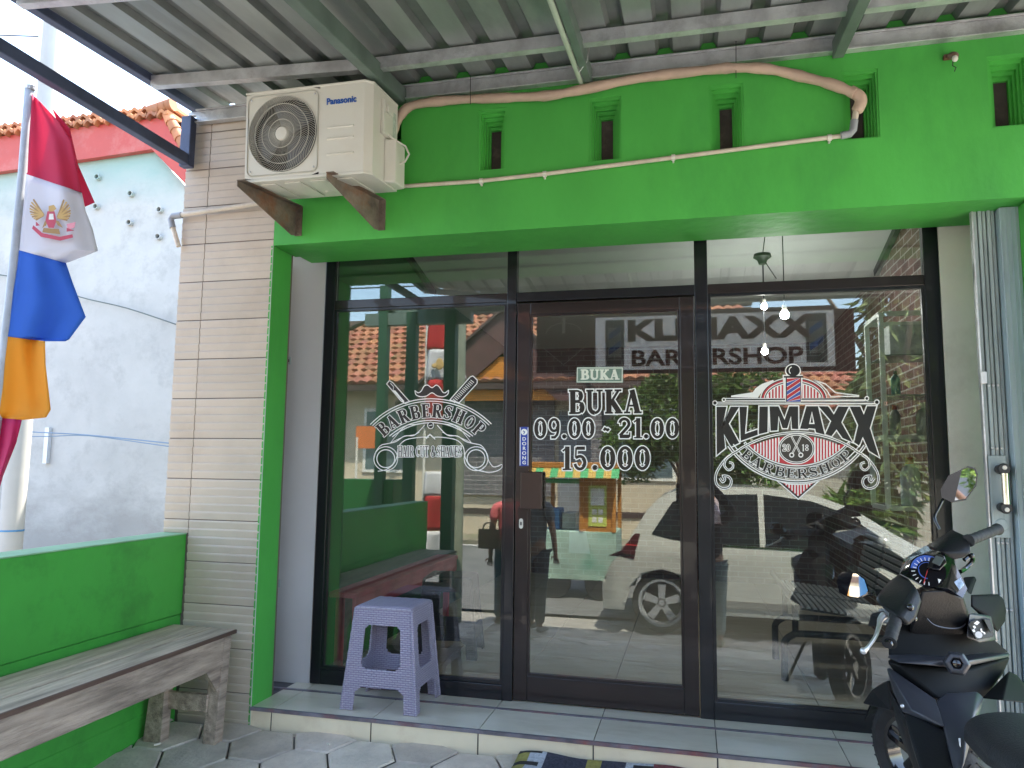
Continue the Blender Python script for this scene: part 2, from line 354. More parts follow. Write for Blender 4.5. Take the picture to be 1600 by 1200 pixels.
# ---------------- ground ----------------
g=MB(); ys=[-60,-30,-14,-12,-9,-6,-5,-4.3,-3.4,-2.7,-2,-1.4,-.9,-.42,.2,30]; xs=[-60,-20,-8,-3,0,3,6,12,30,60]
V=[(x,y,gz(y)-.03) for y in ys for x in xs]; nx=len(xs)
g.add(V,[(j*nx+i,j*nx+i+1,(j+1)*nx+i+1,(j+1)*nx+i) for j in range(len(ys)-1) for i in range(nx-1)])
struct(g.build('ground',DIRT,smooth=True))
g=MB(); g.poly([(-60,-12,-.605),(60,-12,-.605),(60,-5.1,-.597),(-60,-5.1,-.597)]); struct(g.build('road',ASPH))
g=MB()
g.poly([(-60,-11.9,-.600),(60,-11.9,-.600),(60,-11.78,-.600),(-60,-11.78,-.600)])
for i in range(-12,13): g.poly([(i*5-.6,-8.85,-.597),(i*5+1.9,-8.85,-.597),(i*5+1.9,-8.73,-.597),(i*5-.6,-8.73,-.597)])
struct(g.build('road_marking',ROADW))
g=MB(); g.box((-60,-13.6,-.66),(60,-12.15,-.53)); struct(g.build('verge_strip',mat('dusty verge',(.2,.17,.13),.95,var=.4,vs=2,stain=(.08,.12,.05),sscale=.8,samt=.7))) 
# hexagonal pavers of the forecourt
g=MB(); rr=.158; gap=.006
for i in range(-3,24):
    for j in range(-1,21):
        cx=-.62+i*rr*1.5; cy=-.44-j*rr*1.732-(rr*.866 if i%2 else 0)
        if cy<-4.3 or cx>4.9: continue
        t=random.uniform(.8,1.12); g.tint=(t*random.uniform(.98,1.03),t,t*random.uniform(.97,1.0))
        dz=random.uniform(-.003,.003); tx,ty=random.uniform(-.012,.012),random.uniform(-.012,.012)
        out=[];inn=[]
        for k in range(6):
            a=PI/3*k; 
            for rad,dd,L in ((rr-gap+.002,-.007,out),(rr-gap-.006,0,inn)):
                x=cx+rad*math.cos(a); y=cy+rad*math.sin(a)
                y2=min(y,-.414); L.append((x,y2,gz(y)+dz+dd+tx*(x-cx)+ty*(y-cy)))
        if max(p[1] for p in out)-min(p[1] for p in out)<.03: continue
        g.add(inn,[tuple(range(6))]); g.add(out+inn,[(k,(k+1)%6,6+(k+1)%6,6+k) for k in range(6)])
struct(g.build('pavement',PAVE))
# ---------------- step and floor ----------------
X0=1.0335
def clipx(a,b,lo,hi): return max(a,lo),min(b,hi)
g=MB()
g.box((-.078,-.408,-.30),(3.2,-.40,-.004),1)
for i in range(-3,6):
    a,b=clipx(X0+.5*i+.003,X0+.5*i+.497,-.076,3.199)
    if b-a<.01: continue
    g.tint=(1,1,1); g.box((a,-.414,-.30),(b,-.408,-.012),2)
struct(g.build('step_riser',[GRLINE,GRLINE,RISER],bevel=.0015))
g=MB(); g.box((-.3,-.402,-.3),(3.3,4.3,-.006),1)
for i in range(-3,6):
    a,b=clipx(X0+.5*i+.002,X0+.5*i+.498,-.29,3.29)
    if b-a<.01: continue
    for (y0,y1) in [(-.404,-.128),(-.108,.388)]+[(.392+.5*k,.888+.5*k) for k in range(8)]:
        t=random.uniform(.95,1.03); g.tint=(t,t,t); aa=a
        if y0<-.1 and a<-.076: aa=-.076
        if y1>4.3: y1=4.3
        if y1>y0 and b>aa: g.box((aa,y0,-.02),(b,y1,0),0)
struct(g.build('shop_floor',[FLOORT,GRLINE],bevel=.0012))
g=MB(); g.box((-.078,-.420,-.013),(3.199,-.4045,.0015)); g.box((-.24,-.126,-.004),(3.199,-.110,.004)); struct(g.build('step_edge_trim',TRIM))
# ---------------- facade ----------------
g=MB()
# beam: front y -.412, soffit z 2.22..2.235, with square recesses for the vents
VX=[(.988,1.122),(1.516,1.660),(2.047,2.190),(2.590,2.730),(3.138,3.282),(.455,.595)]; VZ=(2.517,2.820)
xs=sorted([-.0745,3.9]+[a for p in VX for a in p])
for a,b in zip(xs[:-1],xs[1:]):
    if any(abs(a-p[0])<1e-6 for p in VX): g.box((a,-.412,2.222),(b,-.2,VZ[0]));g.box((a,-.412,VZ[1]),(b,-.2,3.25))
    else: g.box((a,-.412,2.222),(b,-.2,3.25))
g.box((-.0735,-.2,2.30),(3.9,.12,3.25)); g.box((-.0735,-.2,2.236),(3.9,-.03,2.30))
bm_=g.build('facade_beam',GREEN); tag(bm_,'bright green painted concrete beam above the glass shopfront','wall'); 
for i,(a,b) in enumerate(VX[:5]):
    t=thing('wall_vent',['small stepped green vent nearest the outdoor air conditioner','green slot vent, second from the air conditioner along the beam','green slot vent, third from the air conditioner along the beam','green vent whose slot is covered by the end of the beige pipe','green slot vent at the far right by the hanging wire plug'][i],'vent',(a,-.42,VZ[0]),'stepped vents in the green beam')
    m=MB(); n=5; sl=(a+b)/2-.0 ; hw=(b-a)/2
    ox=.2*(1.95-(a+b)/2)*0
    for k in range(n):
        f0=k/n; d=k*.017
        x0,x1=a+hw*.62*f0,b-hw*.62*f0; z0,z1=VZ[0]+.03*f0,VZ[1]-.075*f0
        f1=(k+1)/n; X_0,X_1=a+hw*.62*f1,b-hw*.62*f1; Z_0,Z_1=VZ[0]+.03*f1,VZ[1]-.075*f1
        y=-.408+d
        # frame ring facing out plus its return
        for q in (((x0,z0),(X_0,Z_0),(X_0,Z_1),(x0,z1)),((X_1,Z_0),(x1,z0),(x1,z1),(X_1,Z_1)),((X_0,Z_1),(X_1,Z_1),(x1,z1),(x0,z1)),((x0,z0),(x1,z0),(X_1,Z_0),(X_0,Z_0))):
            m.poly([(p[0],y,p[1]) for p in q])
        y2=y+.017
        for q in (((X_0,Z_0),(X_0,Z_1)),((X_0,Z_1),(X_1,Z_1)),((X_1,Z_1),(X_1,Z_0)),((X_1,Z_0),(X_0,Z_0))):
            m.poly([(q[0][0],y,q[0][1]),(q[0][0],y2,q[0][1]),(q[1][0],y2,q[1][1]),(q[1][0],y,q[1][1])])
    m.build('stepped_frame',GREEN,t)
    m=MB(); m.box((X_0-.002,-.325,Z_0-.002),(X_1+.002,-.318,Z_1+.002)); m.build('slot_back',mat('dusty brown slot',(.06,.045,.045),.9,var=.3,vs=9,stain=(.16,.12,.11),sscale=14,samt=.5),t)
# striped tile pillar
t=thing('tiled_pillar','beige pillar clad in horizontal ribbed tiles with green inner side','pillar',(-.35,-.3,-.08))
m=MB(); m.box((-.612,-.404,-.2),(-.088,-.2,2.93)); m.build('core',GROUT,t)
def ribbed(m,x0,x1,z0,z1,y):
    z=z0; k=0
    zj=[-.145+.2*i for i in range(17)]
    for a,b in zip(zj[:-1],zj[1:]):
        tt=random.uniform(.95,1.04)
        for s_ in range(5):
            p,q=a+.003+(b-a-.004)*s_/5,a+.003+(b-a-.004)*(s_+1)/5
            if q<z0 or p>z1: continue
            q=min(q,z1);p=max(p,z0)
            u=tt*random.uniform(.98,1.02); m.tint=(u,u,u)
            m.prism([(x0,y,p),(x0,y-.0035,p),(x0,y-.0080,q-.008),(x0,y-.0068,q-.0022),(x0,y-.0035,q),(x0,y,q)],(x1-x0,0,0))
m=MB(); ribbed(m,-.4685,-.0755,-.2,2.93,-.4045); ribbed(m,-.612,-.4725,.79,2.93,-.4045)
m.build('wall_tiles',TILE,t)
m=MB(); m.box((-.0875,-.412,-.2),(-.0745,-.235,2.222)); m.build('green_reveal',GREEN,t,bevel=.003)
m=MB(); m.box((-.0752,-.4165,-.09),(-.0715,-.4125,2.221)); m.build('pale_edge_strip',mat('pale filler strip',(.38,.50,.38),.8,var=.3,vs=9),t)
m=MB(); m.box((-.25,-.03,-.01),(-.235,-.002,2.235)); m.build('gate_rail',GATEM,t,bevel=.002)
# side wall panels beside the glass
m=MB(); m.box((-.6,0,-.05),(-.002,.12,2.30)); o=m.build('side_panel_wall',mat('pale grey side panel',(.52,.52,.54),.6,var=.05,vs=2,bump=.1,bs=20)); tag(o,'narrow pale grey wall strip between pillar and glass','wall')
m=MB(); m.box((3.052,0,-.05),(3.9,.12,2.30)); o=m.build('plaster_wall',PLASTER); tag(o,'off white plaster wall strip right of the glass','wall')
m=MB(); m.box((3.262,-.412,-.3),(3.9,-.0005,2.221)); o=m.build('green_pillar',GREEN,bevel=.004); tag(o,'green pillar at the right edge behind the folding gate','pillar')
# latches on the hidden gate rail (left)
for i,(u,v) in enumerate(((452,564),(435,911))):
    p=at(u,v,y=-.1); m=MB(); m.box((p[0]-.012,-.11,p[2]-.02),(p[0]+.014,-.104,p[2]+.02)); m.box((p[0]-.003,-.112,p[2]-.008),(p[0]+.006,-.110,p[2]+.008),1)
    o=m.build('latch_plate',[GATEM,DARK],bevel=.002); tag(o,['small steel latch plate high on the left side panel','small steel latch plate low on the left side panel'][i],'latch','latch plates by the left side panel')
# folding gate
t=thing('folding_gate','grey blue folding steel gate pushed to the right of the opening','gate',(3.18,-.25,0))
m=MB()
for k in range(5):
    x=3.108+k*.0165; m.box((x,-.262-.006*(k%2),.003),(x+.013,-.24,2.234))
m.build('slat_stack',GATEM,t,bevel=.002)
m=MB(); m.box((3.192,-.30,.003),(3.262,-.24,2.221)); 
for k in range(4): m.box((3.196+k*.017,-.304,.003),(3.199+k*.017,-.3,2.22))
m.build('side_sheet',GATEB,t,bevel=.002)
m=MB(); m.box((3.100,-.27,.003),(3.106,-.245,2.234)); m.build('edge_bar',GALV,t)
m=MB(); a=at(1541,708,y=-.275); b=at(1573,832,y=-.275); m.box((3.108,-.278,.88),(3.172,-.272,1.205)); m.build('lock_plate',GATEM,t,bevel=.004)
for z in (1.49,1.235,.86,.60):
    m=MB()
    for k in range(3): m.ball((3.128+k*.0165,-.27,z),(.006,.004,.006),10,6)
    m.build('rivet_row',GALV,t,smooth=True)
m=MB(); m.tube([(3.145,-.33,1.015),(3.145,-.33,1.135)],.0135,14); gh=m.build('pull_handle',CHROME,t,smooth=True)
for z in (1.0,1.15):
    m=MB(); m.lathe([(0,-.33),(.02,-.33),(.024,-.32),(.02,-.30),(.018,-.275),(0,-.275)],(0,0,0),16,0,Matrix(((1,0,0,3.145),(0,0,1,0),(0,1,0,z),(0,0,0,1))))
    m.build('handle_mount',BPL,gh,smooth=True)
for z in (.993,1.157):
    m=MB(); m.lathe([(0,-.334),(.008,-.334),(.009,-.33),(0,-.33)],(0,0,0),14,0,Matrix(((1,0,0,3.145),(0,0,1,0),(0,1,0,z),(0,0,0,1))))
    m.build('cap_screw',ACW,gh,smooth=True)
m=MB(); m.lathe([(0,-.282),(.022,-.282),(.026,-.278),(0,-.278)],(0,0,0),20,0,Matrix(((1,0,0,3.142),(0,0,1,0),(0,1,0,.93),(0,0,0,1)))); m.build('keyhole_cover',GATEM,t,smooth=True)
m=MB(); p=(3.118,-.28,1.52); m.box((3.094,-.287,1.495),(3.118,-.281,1.545)); m.build('padlock_tab',GALV,t,bevel=.003)
# ---------------- low green wall and bench ----------------
t=thing('low_wall','low green painted wall with pale worn top behind the wooden bench','wall',(-.55,-1.8,-.3))
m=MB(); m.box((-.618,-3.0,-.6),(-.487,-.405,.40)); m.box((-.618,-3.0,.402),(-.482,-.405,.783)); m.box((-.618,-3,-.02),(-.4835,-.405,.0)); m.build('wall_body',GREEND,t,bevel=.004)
m=MB(); m.box((-.62,-3.002,.783),(-.480,-.405,.789)); m.build('cap_strip',CAP,t,bevel=.002)
t=thing('wooden_bench','long weathered wooden bench along the low green wall','bench',(-.28,-1.7,-.3))
m=MB()
m.box((-.452,-2.75,.352),(-.325,-.50,.372)); m.box((-.318,-2.75,.3535),(-.236,-.505,.3735)); m.box((-.228,-2.75,.352),(-.112,-.51,.372)); m.build('seat_plank',WOODT,t,bevel=.004)
m=MB(); m.box((-.112,-2.75,.355),(-.103,-.512,.3725)); m.build('edge_strip',mat('dark worn wood edge',(.10,.06,.045),.8,var=.4,vs=5,stretch=(5,.5,5)),t,bevel=.002)
m=MB(); m.box((-.137,-2.75,.225),(-.113,-.56,.351)); m.build('apron',WOOD,t,bevel=.003)
for (x,y,s_) in ((-.14,-.565,-1),(-.40,-.60,1),(-.14,-2.6,-1),(-.40,-2.6,1)):
    m=MB(); zt=.350; gzz=gz(y)-.015
    ex=-.05 if s_==1 else .0
    m.prism([(x-.035,y-.03,zt),(x+.03,y-.03,zt),(x+.03-ex*.2,y-.03-.03,gzz),(x-.035+ex*.4,y-.03-.03,gzz)],(0,.055,0)); m.build('leg',WOOD,t,bevel=.004)
for y in (-.60,-2.62):
    m=MB(); m.box((-.38,y-.02,.03),(-.165,y+.005,.105)); m.build('stretcher',WOOD,t,bevel=.003)
m=MB(); m.prism([(-.138,-.60,.225),(-.138,-.70,.225),(-.138,-.615,.12),(-.138,-.60,.14)],(.02,0,0)); m.build('brace',WOOD,t)
# ---------------- canopy ----------------
def rz(y,off=0,x=1.5):
    a=float(np.interp(x,[-.6,.6,4.6],[3.015,2.975,2.975])); s_=float(np.interp(x,[-.6,.6,2.5,4.6],[.065,.11,.125,.125]))
    return a+off+s_*(y+.41)
t=thing('metal_canopy','grey corrugated sheet canopy on steel beams over the forecourt','canopy',(1.4,-1.8,2.5))
m=MB(); P=.19; x=-.575; prof=[]
while x<4.6:
    prof+= [(x,0,0),(x+.112,0,0),(x+.126,.028,1),(x+.174,.028,1)]; x+=P
prof=[(x0+.012*0,dz,mi) for x0,dz,mi in prof]
y0,y1=-3.1,-.30
for (a,b) in zip(prof[:-1],prof[1:]):
    mi=1 if (a[2] or b[2]) else 0
    m.poly([(a[0],y0,rz(y0,.02,a[0])+a[1]),(b[0],y0,rz(y0,.02,b[0])+b[1]),(b[0],y1,rz(y1,.02,b[0])+b[1]),(a[0],y1,rz(y1,.02,a[0])+a[1])],mi)
m.build('roof_sheet',[SHEET,SHEETD],t,solid=.002)
# small stiffening folds in the pans

def beam(name,p,q,w_,h_,mt,up=(0,0,1)):
    m=MB(); m.bar(p,q,w_,h_,0,up); return m.build(name,mt,t,bevel=.004)
beam('rafter',(-.598,-3.05,2.862),(-.598,-.30,3.035),.045,.07,BLUEST)
beam('rafter',(.60,-3.05,rz(-3.05,-.055)),(.60,-.43,rz(-.43,-.055)),.05,.08,GRNST)
beam('rafter',(1.515,-3.05,rz(-3.05,-.06)),(1.515,-.43,rz(-.43,-.06)),.034,.075,GRNST)
beam('rafter',(2.575,-3.05,rz(-3.05,-.06)),(2.575,-.43,rz(-.43,-.06)),.045,.075,GRNST)
beam('rafter',(3.65,-3.05,rz(-3.05,-.06)),(3.65,-.43,rz(-.43,-.06)),.045,.075,GRNST)
beam('tie_beam',(-.572,-3.0,2.69),(-.572,-.44,2.69),.045,.055,BLUEST)
beam('corner_post',(-.575,-.455,2.655),(-.575,-.455,2.925),.06,.045,BLUEST,up=(0,1,0))
beam('wall_channel',(-.60,-.425,2.955),(4.6,-.425,2.955),.022,.022,GALV)
m=MB(); m.box((-.55,-.436,2.905),(4.6,-.414,2.948)); m.box((-.55,-.452,2.898),(4.6,-.414,2.905)); m.box((-.55,-.445,2.966),(4.6,-.414,2.974)); m.build('wall_channel',GALV,t,bevel=.001)
for y in (-.72,-1.45,-2.2,-2.98):
    m=MB(); 
    for xa,xb in ((-.575,.6),(.6,4.6)):
        za,zb=rz(y,-.012,xa),rz(y,-.012,xb)
        for (ya,yb,d0,d1) in ((-.025,-.0225,-.036,.018),(-.0225,.012,-.036,-.0335),(-.0225,.012,.0155,.018),(.0095,.012,-.0335,-.026)):
            m.prism([(xa,y+ya,za+d0),(xa,y+yb,za+d0),(xa,y+yb,za+d1),(xa,y+ya,za+d1)],(xb-xa,0,zb-za))
    m.build('purlin',GALV,t)
m=MB(); pp=[(1.497-.02,-.445,2.85),(1.485,-1.1,2.74)]; m.tube([(1.483,-.45,rz(-.45,-.095)),(1.483,-3.0,rz(-3.0,-.095))],.011,10); m.build('pipe_strut',GRNP,t,smooth=True)
m=MB(); m.tube([(1.483,-.62,2.90),(1.50,-.63,2.83),(1.535,-.64,2.87),(1.545,-.64,2.93)],.0025,6); m.build('tie_wire',GALV,t); m=MB(); m.tube([(1.50,-.44,2.83),(1.53,-.45,2.87),(1.53,-.46,2.93),(1.52,-.47,2.96)],.0025,6); m.build('tie_wire',GALV,t)
m=MB(); m.box((-1.1,-3.14,2.615),(4.2,-3.10,2.672)); m.build('front_beam',GRNST,t,bevel=.003)

for i,x in enumerate((-1.0,-.70,-.30,4.3)):
    if i<3: pass
    m=MB(); 
    hw=(.045,.05,.055,.05)[i]; yy=-3.05
    m.box((x-hw,yy-hw,gz(yy)-.03),(x+hw,yy+hw,2.62 if i else 2.9)); o=m.build('steel_post',mat('dark green post paint',(.025,.08,.045),.5),None,bevel=.004)
    tag(o,['green square steel post farthest left in the window reflection','thick green post left of the flag in the window reflection','dark green post right of the flag in the window reflection','green canopy post behind the scooter out on the right'][i],'post','posts carrying the canopy')
m=MB(); m.box((-1.2,-3.12,2.5),(-.1,-3.02,2.62)); m.bar((-1.1,-3.07,2.75),(-.62,-3.07,2.55),.05,.05); m.build('cross_beam',GRNST,t)
# ---------------- air conditioner ----------------
t=thing('air_conditioner','cream outdoor air conditioner unit on rusty brackets above the shopfront','air conditioner',(-.032,-.741,2.430),rot=(R(4.0),R(1.0),R(-1.5)))
W,H,Dp=.628,.396,.286
def rbox(m,x0,y0,z0,x1,y1,z1,r,mi=0,n=5):
    pts=[]
    for cx,cz,a in ((x1-r,z1-r,0),(x0+r,z1-r,90),(x0+r,z0+r,180),(x1-r,z0+r,270)):
        pts+= [(cx+r*math.cos(R(a+90*i/n)),y0,cz+r*math.sin(R(a+90*i/n))) for i in range(n+1)]
    m.prism(pts,(0,y1-y0,0),mi)
cx,cz,fr=.192,.199,.175
m=MB()
# front plate with a round opening
ring=[(cx+fr*math.cos(2*PI*i/48),cz+fr*math.sin(2*PI*i/48)) for i in range(48)]
def edge(a,x0,z0,x1,z1):
    c,s_=math.cos(a),math.sin(a); k=min((x1-cx)/c if c>1e-9 else 9,(x0-cx)/c if c<-1e-9 else 9,(z1-cz)/s_ if s_>1e-9 else 9,(z0-cz)/s_ if s_<-1e-9 else 9)
    return (cx+c*k,cz+s_*k)
sq=[edge(2*PI*i/48+1e-6,0.0,0,.38,H) for i in range(48)]
for i in range(48):
    j=(i+1)%48
    m.poly([(ring[i][0],0,ring[i][1]),(sq[i][0],0,sq[i][1]),(sq[j][0],0,sq[j][1]),(ring[j][0],0,ring[j][1])])
    m.poly([(ring[i][0],0,ring[i][1]),(ring[j][0],0,ring[j][1]),(ring[j][0],.05,ring[j][1]),(ring[i][0],.05,ring[i][1])])
m.poly([(.38,0,0),(W-.03,0,0),(W-.03,0,H),(.38,0,H)])
m.poly([(W-.03,0,0),(W,.03,0),(W,.03,H),(W-.03,0,H)]); m.poly([(W,.03,0),(W,Dp,0),(W,Dp,H),(W,.03,H)])
m.poly([(0,0,0),(0,0,H),(0,Dp,H),(0,Dp,0)]); m.poly([(0,Dp,0),(0,Dp,H),(W,Dp,H),(W,Dp,0)])
m.poly([(0,0,H),(W-.03,0,H),(W,.03,H),(W,Dp,H),(0,Dp,H)]); m.poly([(0,0,0),(0,Dp,0),(W,Dp,0),(W,.03,0),(W-.03,0,0)])
m.build('casing',ACW,t,local=True)
m=MB()
pts=[(-.003,-.003,H),(W-.028,-.003,H),(W+.003,.028,H),(W+.003,Dp,H),(-.003,Dp,H)]; m.prism(pts,(0,0,.010)); m.build('top_cover',ACW,t,local=True,bevel=.003)
m=MB()
pts=[(-.003,-.003,-.014),(W-.028,-.003,-.014),(W+.003,.028,-.014),(W+.003,Dp,-.014),(-.003,Dp,-.014)]; m.prism(pts,(0,0,.013))
for k in range(4): m.box((.06+k*.13,.03,-.020),(.14+k*.13,Dp-.03,-.0145))
m.lathe([(0,-.022),(.022,-.022),(.026,-.015)],(.33,.2,0),16)
m.build('base_pan',ACW,t,local=True,bevel=.002)
m=MB(); m.box((.01,.06,.01),(.37,Dp-.02,H-.01)); m.build('fan_cavity',DARK,t,local=True)
m=MB() # fan blades
for k in range(3):
    a=2*PI*k/3+.5
    m.grid(lambda u,v:(cx+(.03+.12*u)*math.cos(a+v*1.5),.045-.02*v,cz+(.03+.12*u)*math.sin(a+v*1.5)),5,6)
m.build('fan_blade',mat('grey fan plastic',(.10,.11,.13),.4),t,local=True,smooth=True,solid=.003)
m=MB() # guard: raised square frame, swirl ribs, rings
def rr_(x0,z0,x1,z1,r,y):
    p=[]
    for qx,qz,a in ((x1-r,z1-r,0),(x0+r,z1-r,90),(x0+r,z0+r,180),(x1-r,z0+r,270)): p+=[(qx+r*math.cos(R(a+15*i)),y,qz+r*math.sin(R(a+15*i))) for i in range(7)]
    return p
m.tube(rr_(.012,.014,.372,H-.014,.03,-.001),.0035,6,closed=True)
for rad in (.065,.100,.137,.173): m.tube([(cx+rad*math.cos(2*PI*i/48),-.006-.004*(1-rad/.168),cz+rad*math.sin(2*PI*i/48)) for i in range(48)],.0019,6,closed=True)
for k in range(84):
    a0=2*PI*k/84; pth=[]
    for i in range(7):
        u=i/6; rad=.034+(.173-.034)*u; a=a0-.55*u**1.6
        pth.append((cx+rad*math.cos(a),-.004-.004*(1-u),cz+rad*math.sin(a)))
    m.tube(pth,.00105,4,caps=False)
m.build('fan_guard',mat('grille plastic',(.46,.45,.40),.4),t,local=True)
m=MB(); m.lathe([(0,-.012),(.028,-.011),(.033,-.006),(.033,.0)],(0,0,0),28,0,Matrix(((1,0,0,cx),(0,0,1,0),(0,1,0,cz),(0,0,0,1)))); m.build('guard_hub',ACW,t,local=True,smooth=True)
for sx,sz in ((.03,.035),(.355,.035),(.03,H-.03),(.355,H-.03)):
    m=MB(); m.ball((sx,-.003,sz),(.005,.003,.005),10,6); m.build('guard_screw',GALV,t,local=True,smooth=True)
for z in (.205,.155,.085):
    m=MB(); m.tube([(.42,-.001,z),(.55,-.001,z)],.0045,8); m.build('pressed_rib',ACW,t,local=True,smooth=True)
text('brand_lettering','Panasonic',.040,Matrix.Translation((.487,-.0025,.322))@FRONT,mat('blue print',(.012,.10,.42),.4),t,.0006,.0012,sx=.93,local=True)
m=MB(); m.box((W,.10,.20),(W+.018,.20,.36)); m.box((W+.018,.12,.30),(W+.03,.18,.34)); m.build('side_grip',ACW,t,local=True,bevel=.005)
m=MB(); m.prism([(W,.14,-.01),(W+.05,.16,-.01),(W+.05,.27,-.01),(W,.28,-.01)],(0,0,.20)); m.build('valve_cover',ACW,t,local=True,bevel=.008)
m=MB(); m.box((W+.0005,.215,.20),(W+.002,.265,.35)); m.build('rating_label',mat('pale green label',(.5,.56,.50),.5,var=.3,vs=60),t,local=True)
m=MB(); m.tube([(W+.012,.15,.215),(W+.04,.16,.19),(W+.085,.19,.165),(W+.10,.2,.13),(W+.075,.21,.10),(W+.03,.22,.09)],.0045,8); m.build('power_cable',ACW,t,local=True,smooth=True)
for i,(x,lab) in enumerate(((.045,'rusty triangular bracket under the fan side of the air conditioner'),(.490,'rusty triangular bracket under the right half of the air conditioner'))):
    t=thing('steel_bracket',lab,'bracket',(x,-.42,2.27),'brackets holding the air conditioner')
    yt=-.785; z0=2.408
    m=MB(); xt=x-.085; m.prism([(xt,yt,z0+.003),(x,-.4205,z0+.003),(x,-.4205,2.264),(x-.004,-.445,2.258),(xt,yt,z0-.022)],(.004,0,0)); m.build('web_plate',RUST,t)
    m=MB(); m.prism([(xt-.001,yt-.002,z0+.003),(xt+.034,yt-.002,z0+.003),(x+.034,-.416,z0+.003),(x-.001,-.416,z0+.003)],(0,0,.004)); m.build('top_flange',RUST,t)
    m=MB(); m.box((x,-.420,2.262),(x+.036,-.4125,z0+.003)); 
    for z in (2.275,2.31,2.345,2.375): m.ball((x+.02,-.421,z),(.006,.004,.006),8,6)
    m.build('wall_flange',RUST,t)
# ---------------- pipes on the beam ----------------
t=thing('insulated_pipe','thick beige wrapped refrigerant pipe curving over the vents','pipe',(1.6,-.45,2.6))
pts=[(603,262),(612,215),(622,188),(642,166),(700,157),(780,153),(850,150),(900,142),(1000,122),(1100,110),(1150,106),(1200,108),(1250,119),(1300,132),(1335,146)]
P3=[at(u,v,y=-.455+.012*math.sin(i*1.7)) for i,(u,v) in enumerate(pts)]
# smooth
def smooth(P,k=6):
    P=[np.array(p) for p in P]; out=[]
    for i in range(len(P)-1):
        a=P[max(i-1,0)];b=P[i];c=P[i+1];d=P[min(i+2,len(P)-1)]
        for j in range(k):
            s_=j/k; out.append(.5*((2*b)+(-a+c)*s_+(2*a-5*b+4*c-d)*s_*s_+(-a+3*b-3*c+d)*s_**3))
    out.append(P[-1]); return out
sp=smooth(P3); m=MB(); m.tube(sp,[.0215+.0022*math.sin(i*.9)+.001*math.sin(i*2.3) for i in range(len(sp))],14); m.build('wrap_tape',WRAP,t,smooth=True)
m=MB(); e=[at(1328,142,y=-.45),at(1342,150,y=-.45),at(1345,160,y=-.445),at(1338,175,y=-.44)]; m.tube(smooth(e,4),[.024]*12+[.018],14); m.build('wrap_end',WRAP,t,smooth=True)
m=MB(); m.tube([at(1338,172,y=-.44),at(1335,190,y=-.44)],.0125,12); m.build('drain_stub',PVC,t,smooth=True)
m=MB(); m.tube([at(1335,188,y=-.44),at(1333,203,y=-.44),at(1328,209,y=-.44),at(1314,212,y=-.44)],.0155,12); m.build('grey_elbow',GREYP,t,smooth=True)
for u,v0,v1 in ((735,118,163),(1150,56,122)):
    m=MB(); m.tube([at(u,v0,y=-.456),at(u,v1,y=-.48)],.0016,6); m.build('hanging_wire',BPL,t)
t=thing('drain_pipe','thin cream pvc pipe sloping along the green beam below the vents','pipe',(1.6,-.43,2.48))
pts=[(617,292),(750,283),(850,272),(1000,253),(1200,227),(1318,212)]
m=MB(); m.tube([at(u,v,y=-.428) for u,v in pts],.0095,12); m.build('pipe_run',PVC,t,smooth=True)
for u,v in ((752,283),(851,272),(1052,246),(1296,215)):
    p=at(u,v,y=-.428); m=MB(); m.tube([p-np.array([.008,0,.0]),p+np.array([.008,0,0])],.0135,12); m.box((p[0]-.004,-.428,p[2]-.02),(p[0]+.004,-.413,p[2]+.004)); m.build('pipe_clip',ACW,t,smooth='auto')
t=thing('overflow_pipe','grey white pvc pipe leaving the tiled pillar towards the low wall side','pipe',(-.6,-.43,2.2))
m=MB(); a=at(410,317,y=-.445); b=at(275,337,y=-.445); m.tube([a,b],.0125,12); c=at(267,345,y=-.445); dn=at(279,385,y=-.435); m.tube([c,dn],.0125,12); m.build('pipe_run',PVC,t,smooth=True)
m=MB(); m.tube([at(284,336,y=-.445),at(270,338,y=-.445),at(267,343,y=-.445),at(270,356,y=-.445)],.016,12); m.build('elbow',GREYP,t,smooth=True)
t=thing('wall_bracket_stub','small dark bulb holder with dangling wire on the green beam','lamp holder',(3.01,-.43,2.78))
p=at(1488,92,y=-.43); m=MB(); m.ball(p+np.array([.0,-.01,.008]),(.022,.014,.016),12,8); m.box((p[0]-.03,-.432,p[2]+.004),(p[0]+.012,-.415,p[2]+.022)); m.build('holder_body',RUST,t,smooth=True)
m=MB(); m.ball(p+np.array([.002,-.024,-.012]),(.012,.008,.014),12,8); m.build('holder_socket',ACW,t,smooth=True)
m=MB(); m.tube([p+np.array([.0,-.01,-.01]),p+np.array([-.005,-.012,-.035]),p+np.array([.008,-.012,-.045]),p+np.array([.002,-.01,-.06])],.002,6); m.build('wire_tail',BPL,t)
# ---------------- shopfront ----------------
ZT=2.307; TB,TT=1.979,2.027; M1L,M1R=1.033,1.084; M2L,M2R=1.973,2.035; FR=3.05
sf=thing('glass_shopfront','dark aluminium framed glass shopfront with barbershop stickers','shopfront',(1.5,0.03,0))
def fr(name,a,b,mt=ALUB): m=MB(); m.box(a,b); return m.build(name,mt,sf,bevel=.003)
D0=.05
fr('jamb',(0,0,0),(.058,D0,ZT)); fr('mullion',(M1L,0,0),(M1R,D0,ZT)); fr('mullion',(M2L,0,0),(M2R,D0,ZT)); fr('jamb',(FR-.062,0,0),(FR,D0,ZT))
fr('head_rail',(.058,.002,ZT-.035),(M1L,D0-.002,ZT)); fr('head_rail',(M1R,.002,ZT-.035),(M2L,D0-.002,ZT)); fr('head_rail',(M2R,.002,ZT-.035),(FR-.062,D0-.002,ZT))
fr('transom',(.058,.003,TB),(M1L,D0-.002,TT),ALU); fr('transom',(M1R,.003,TB),(M2L,D0-.002,TT),ALUB); fr('transom',(M2R,.003,TB),(FR-.062,D0-.002,TT),ALU)
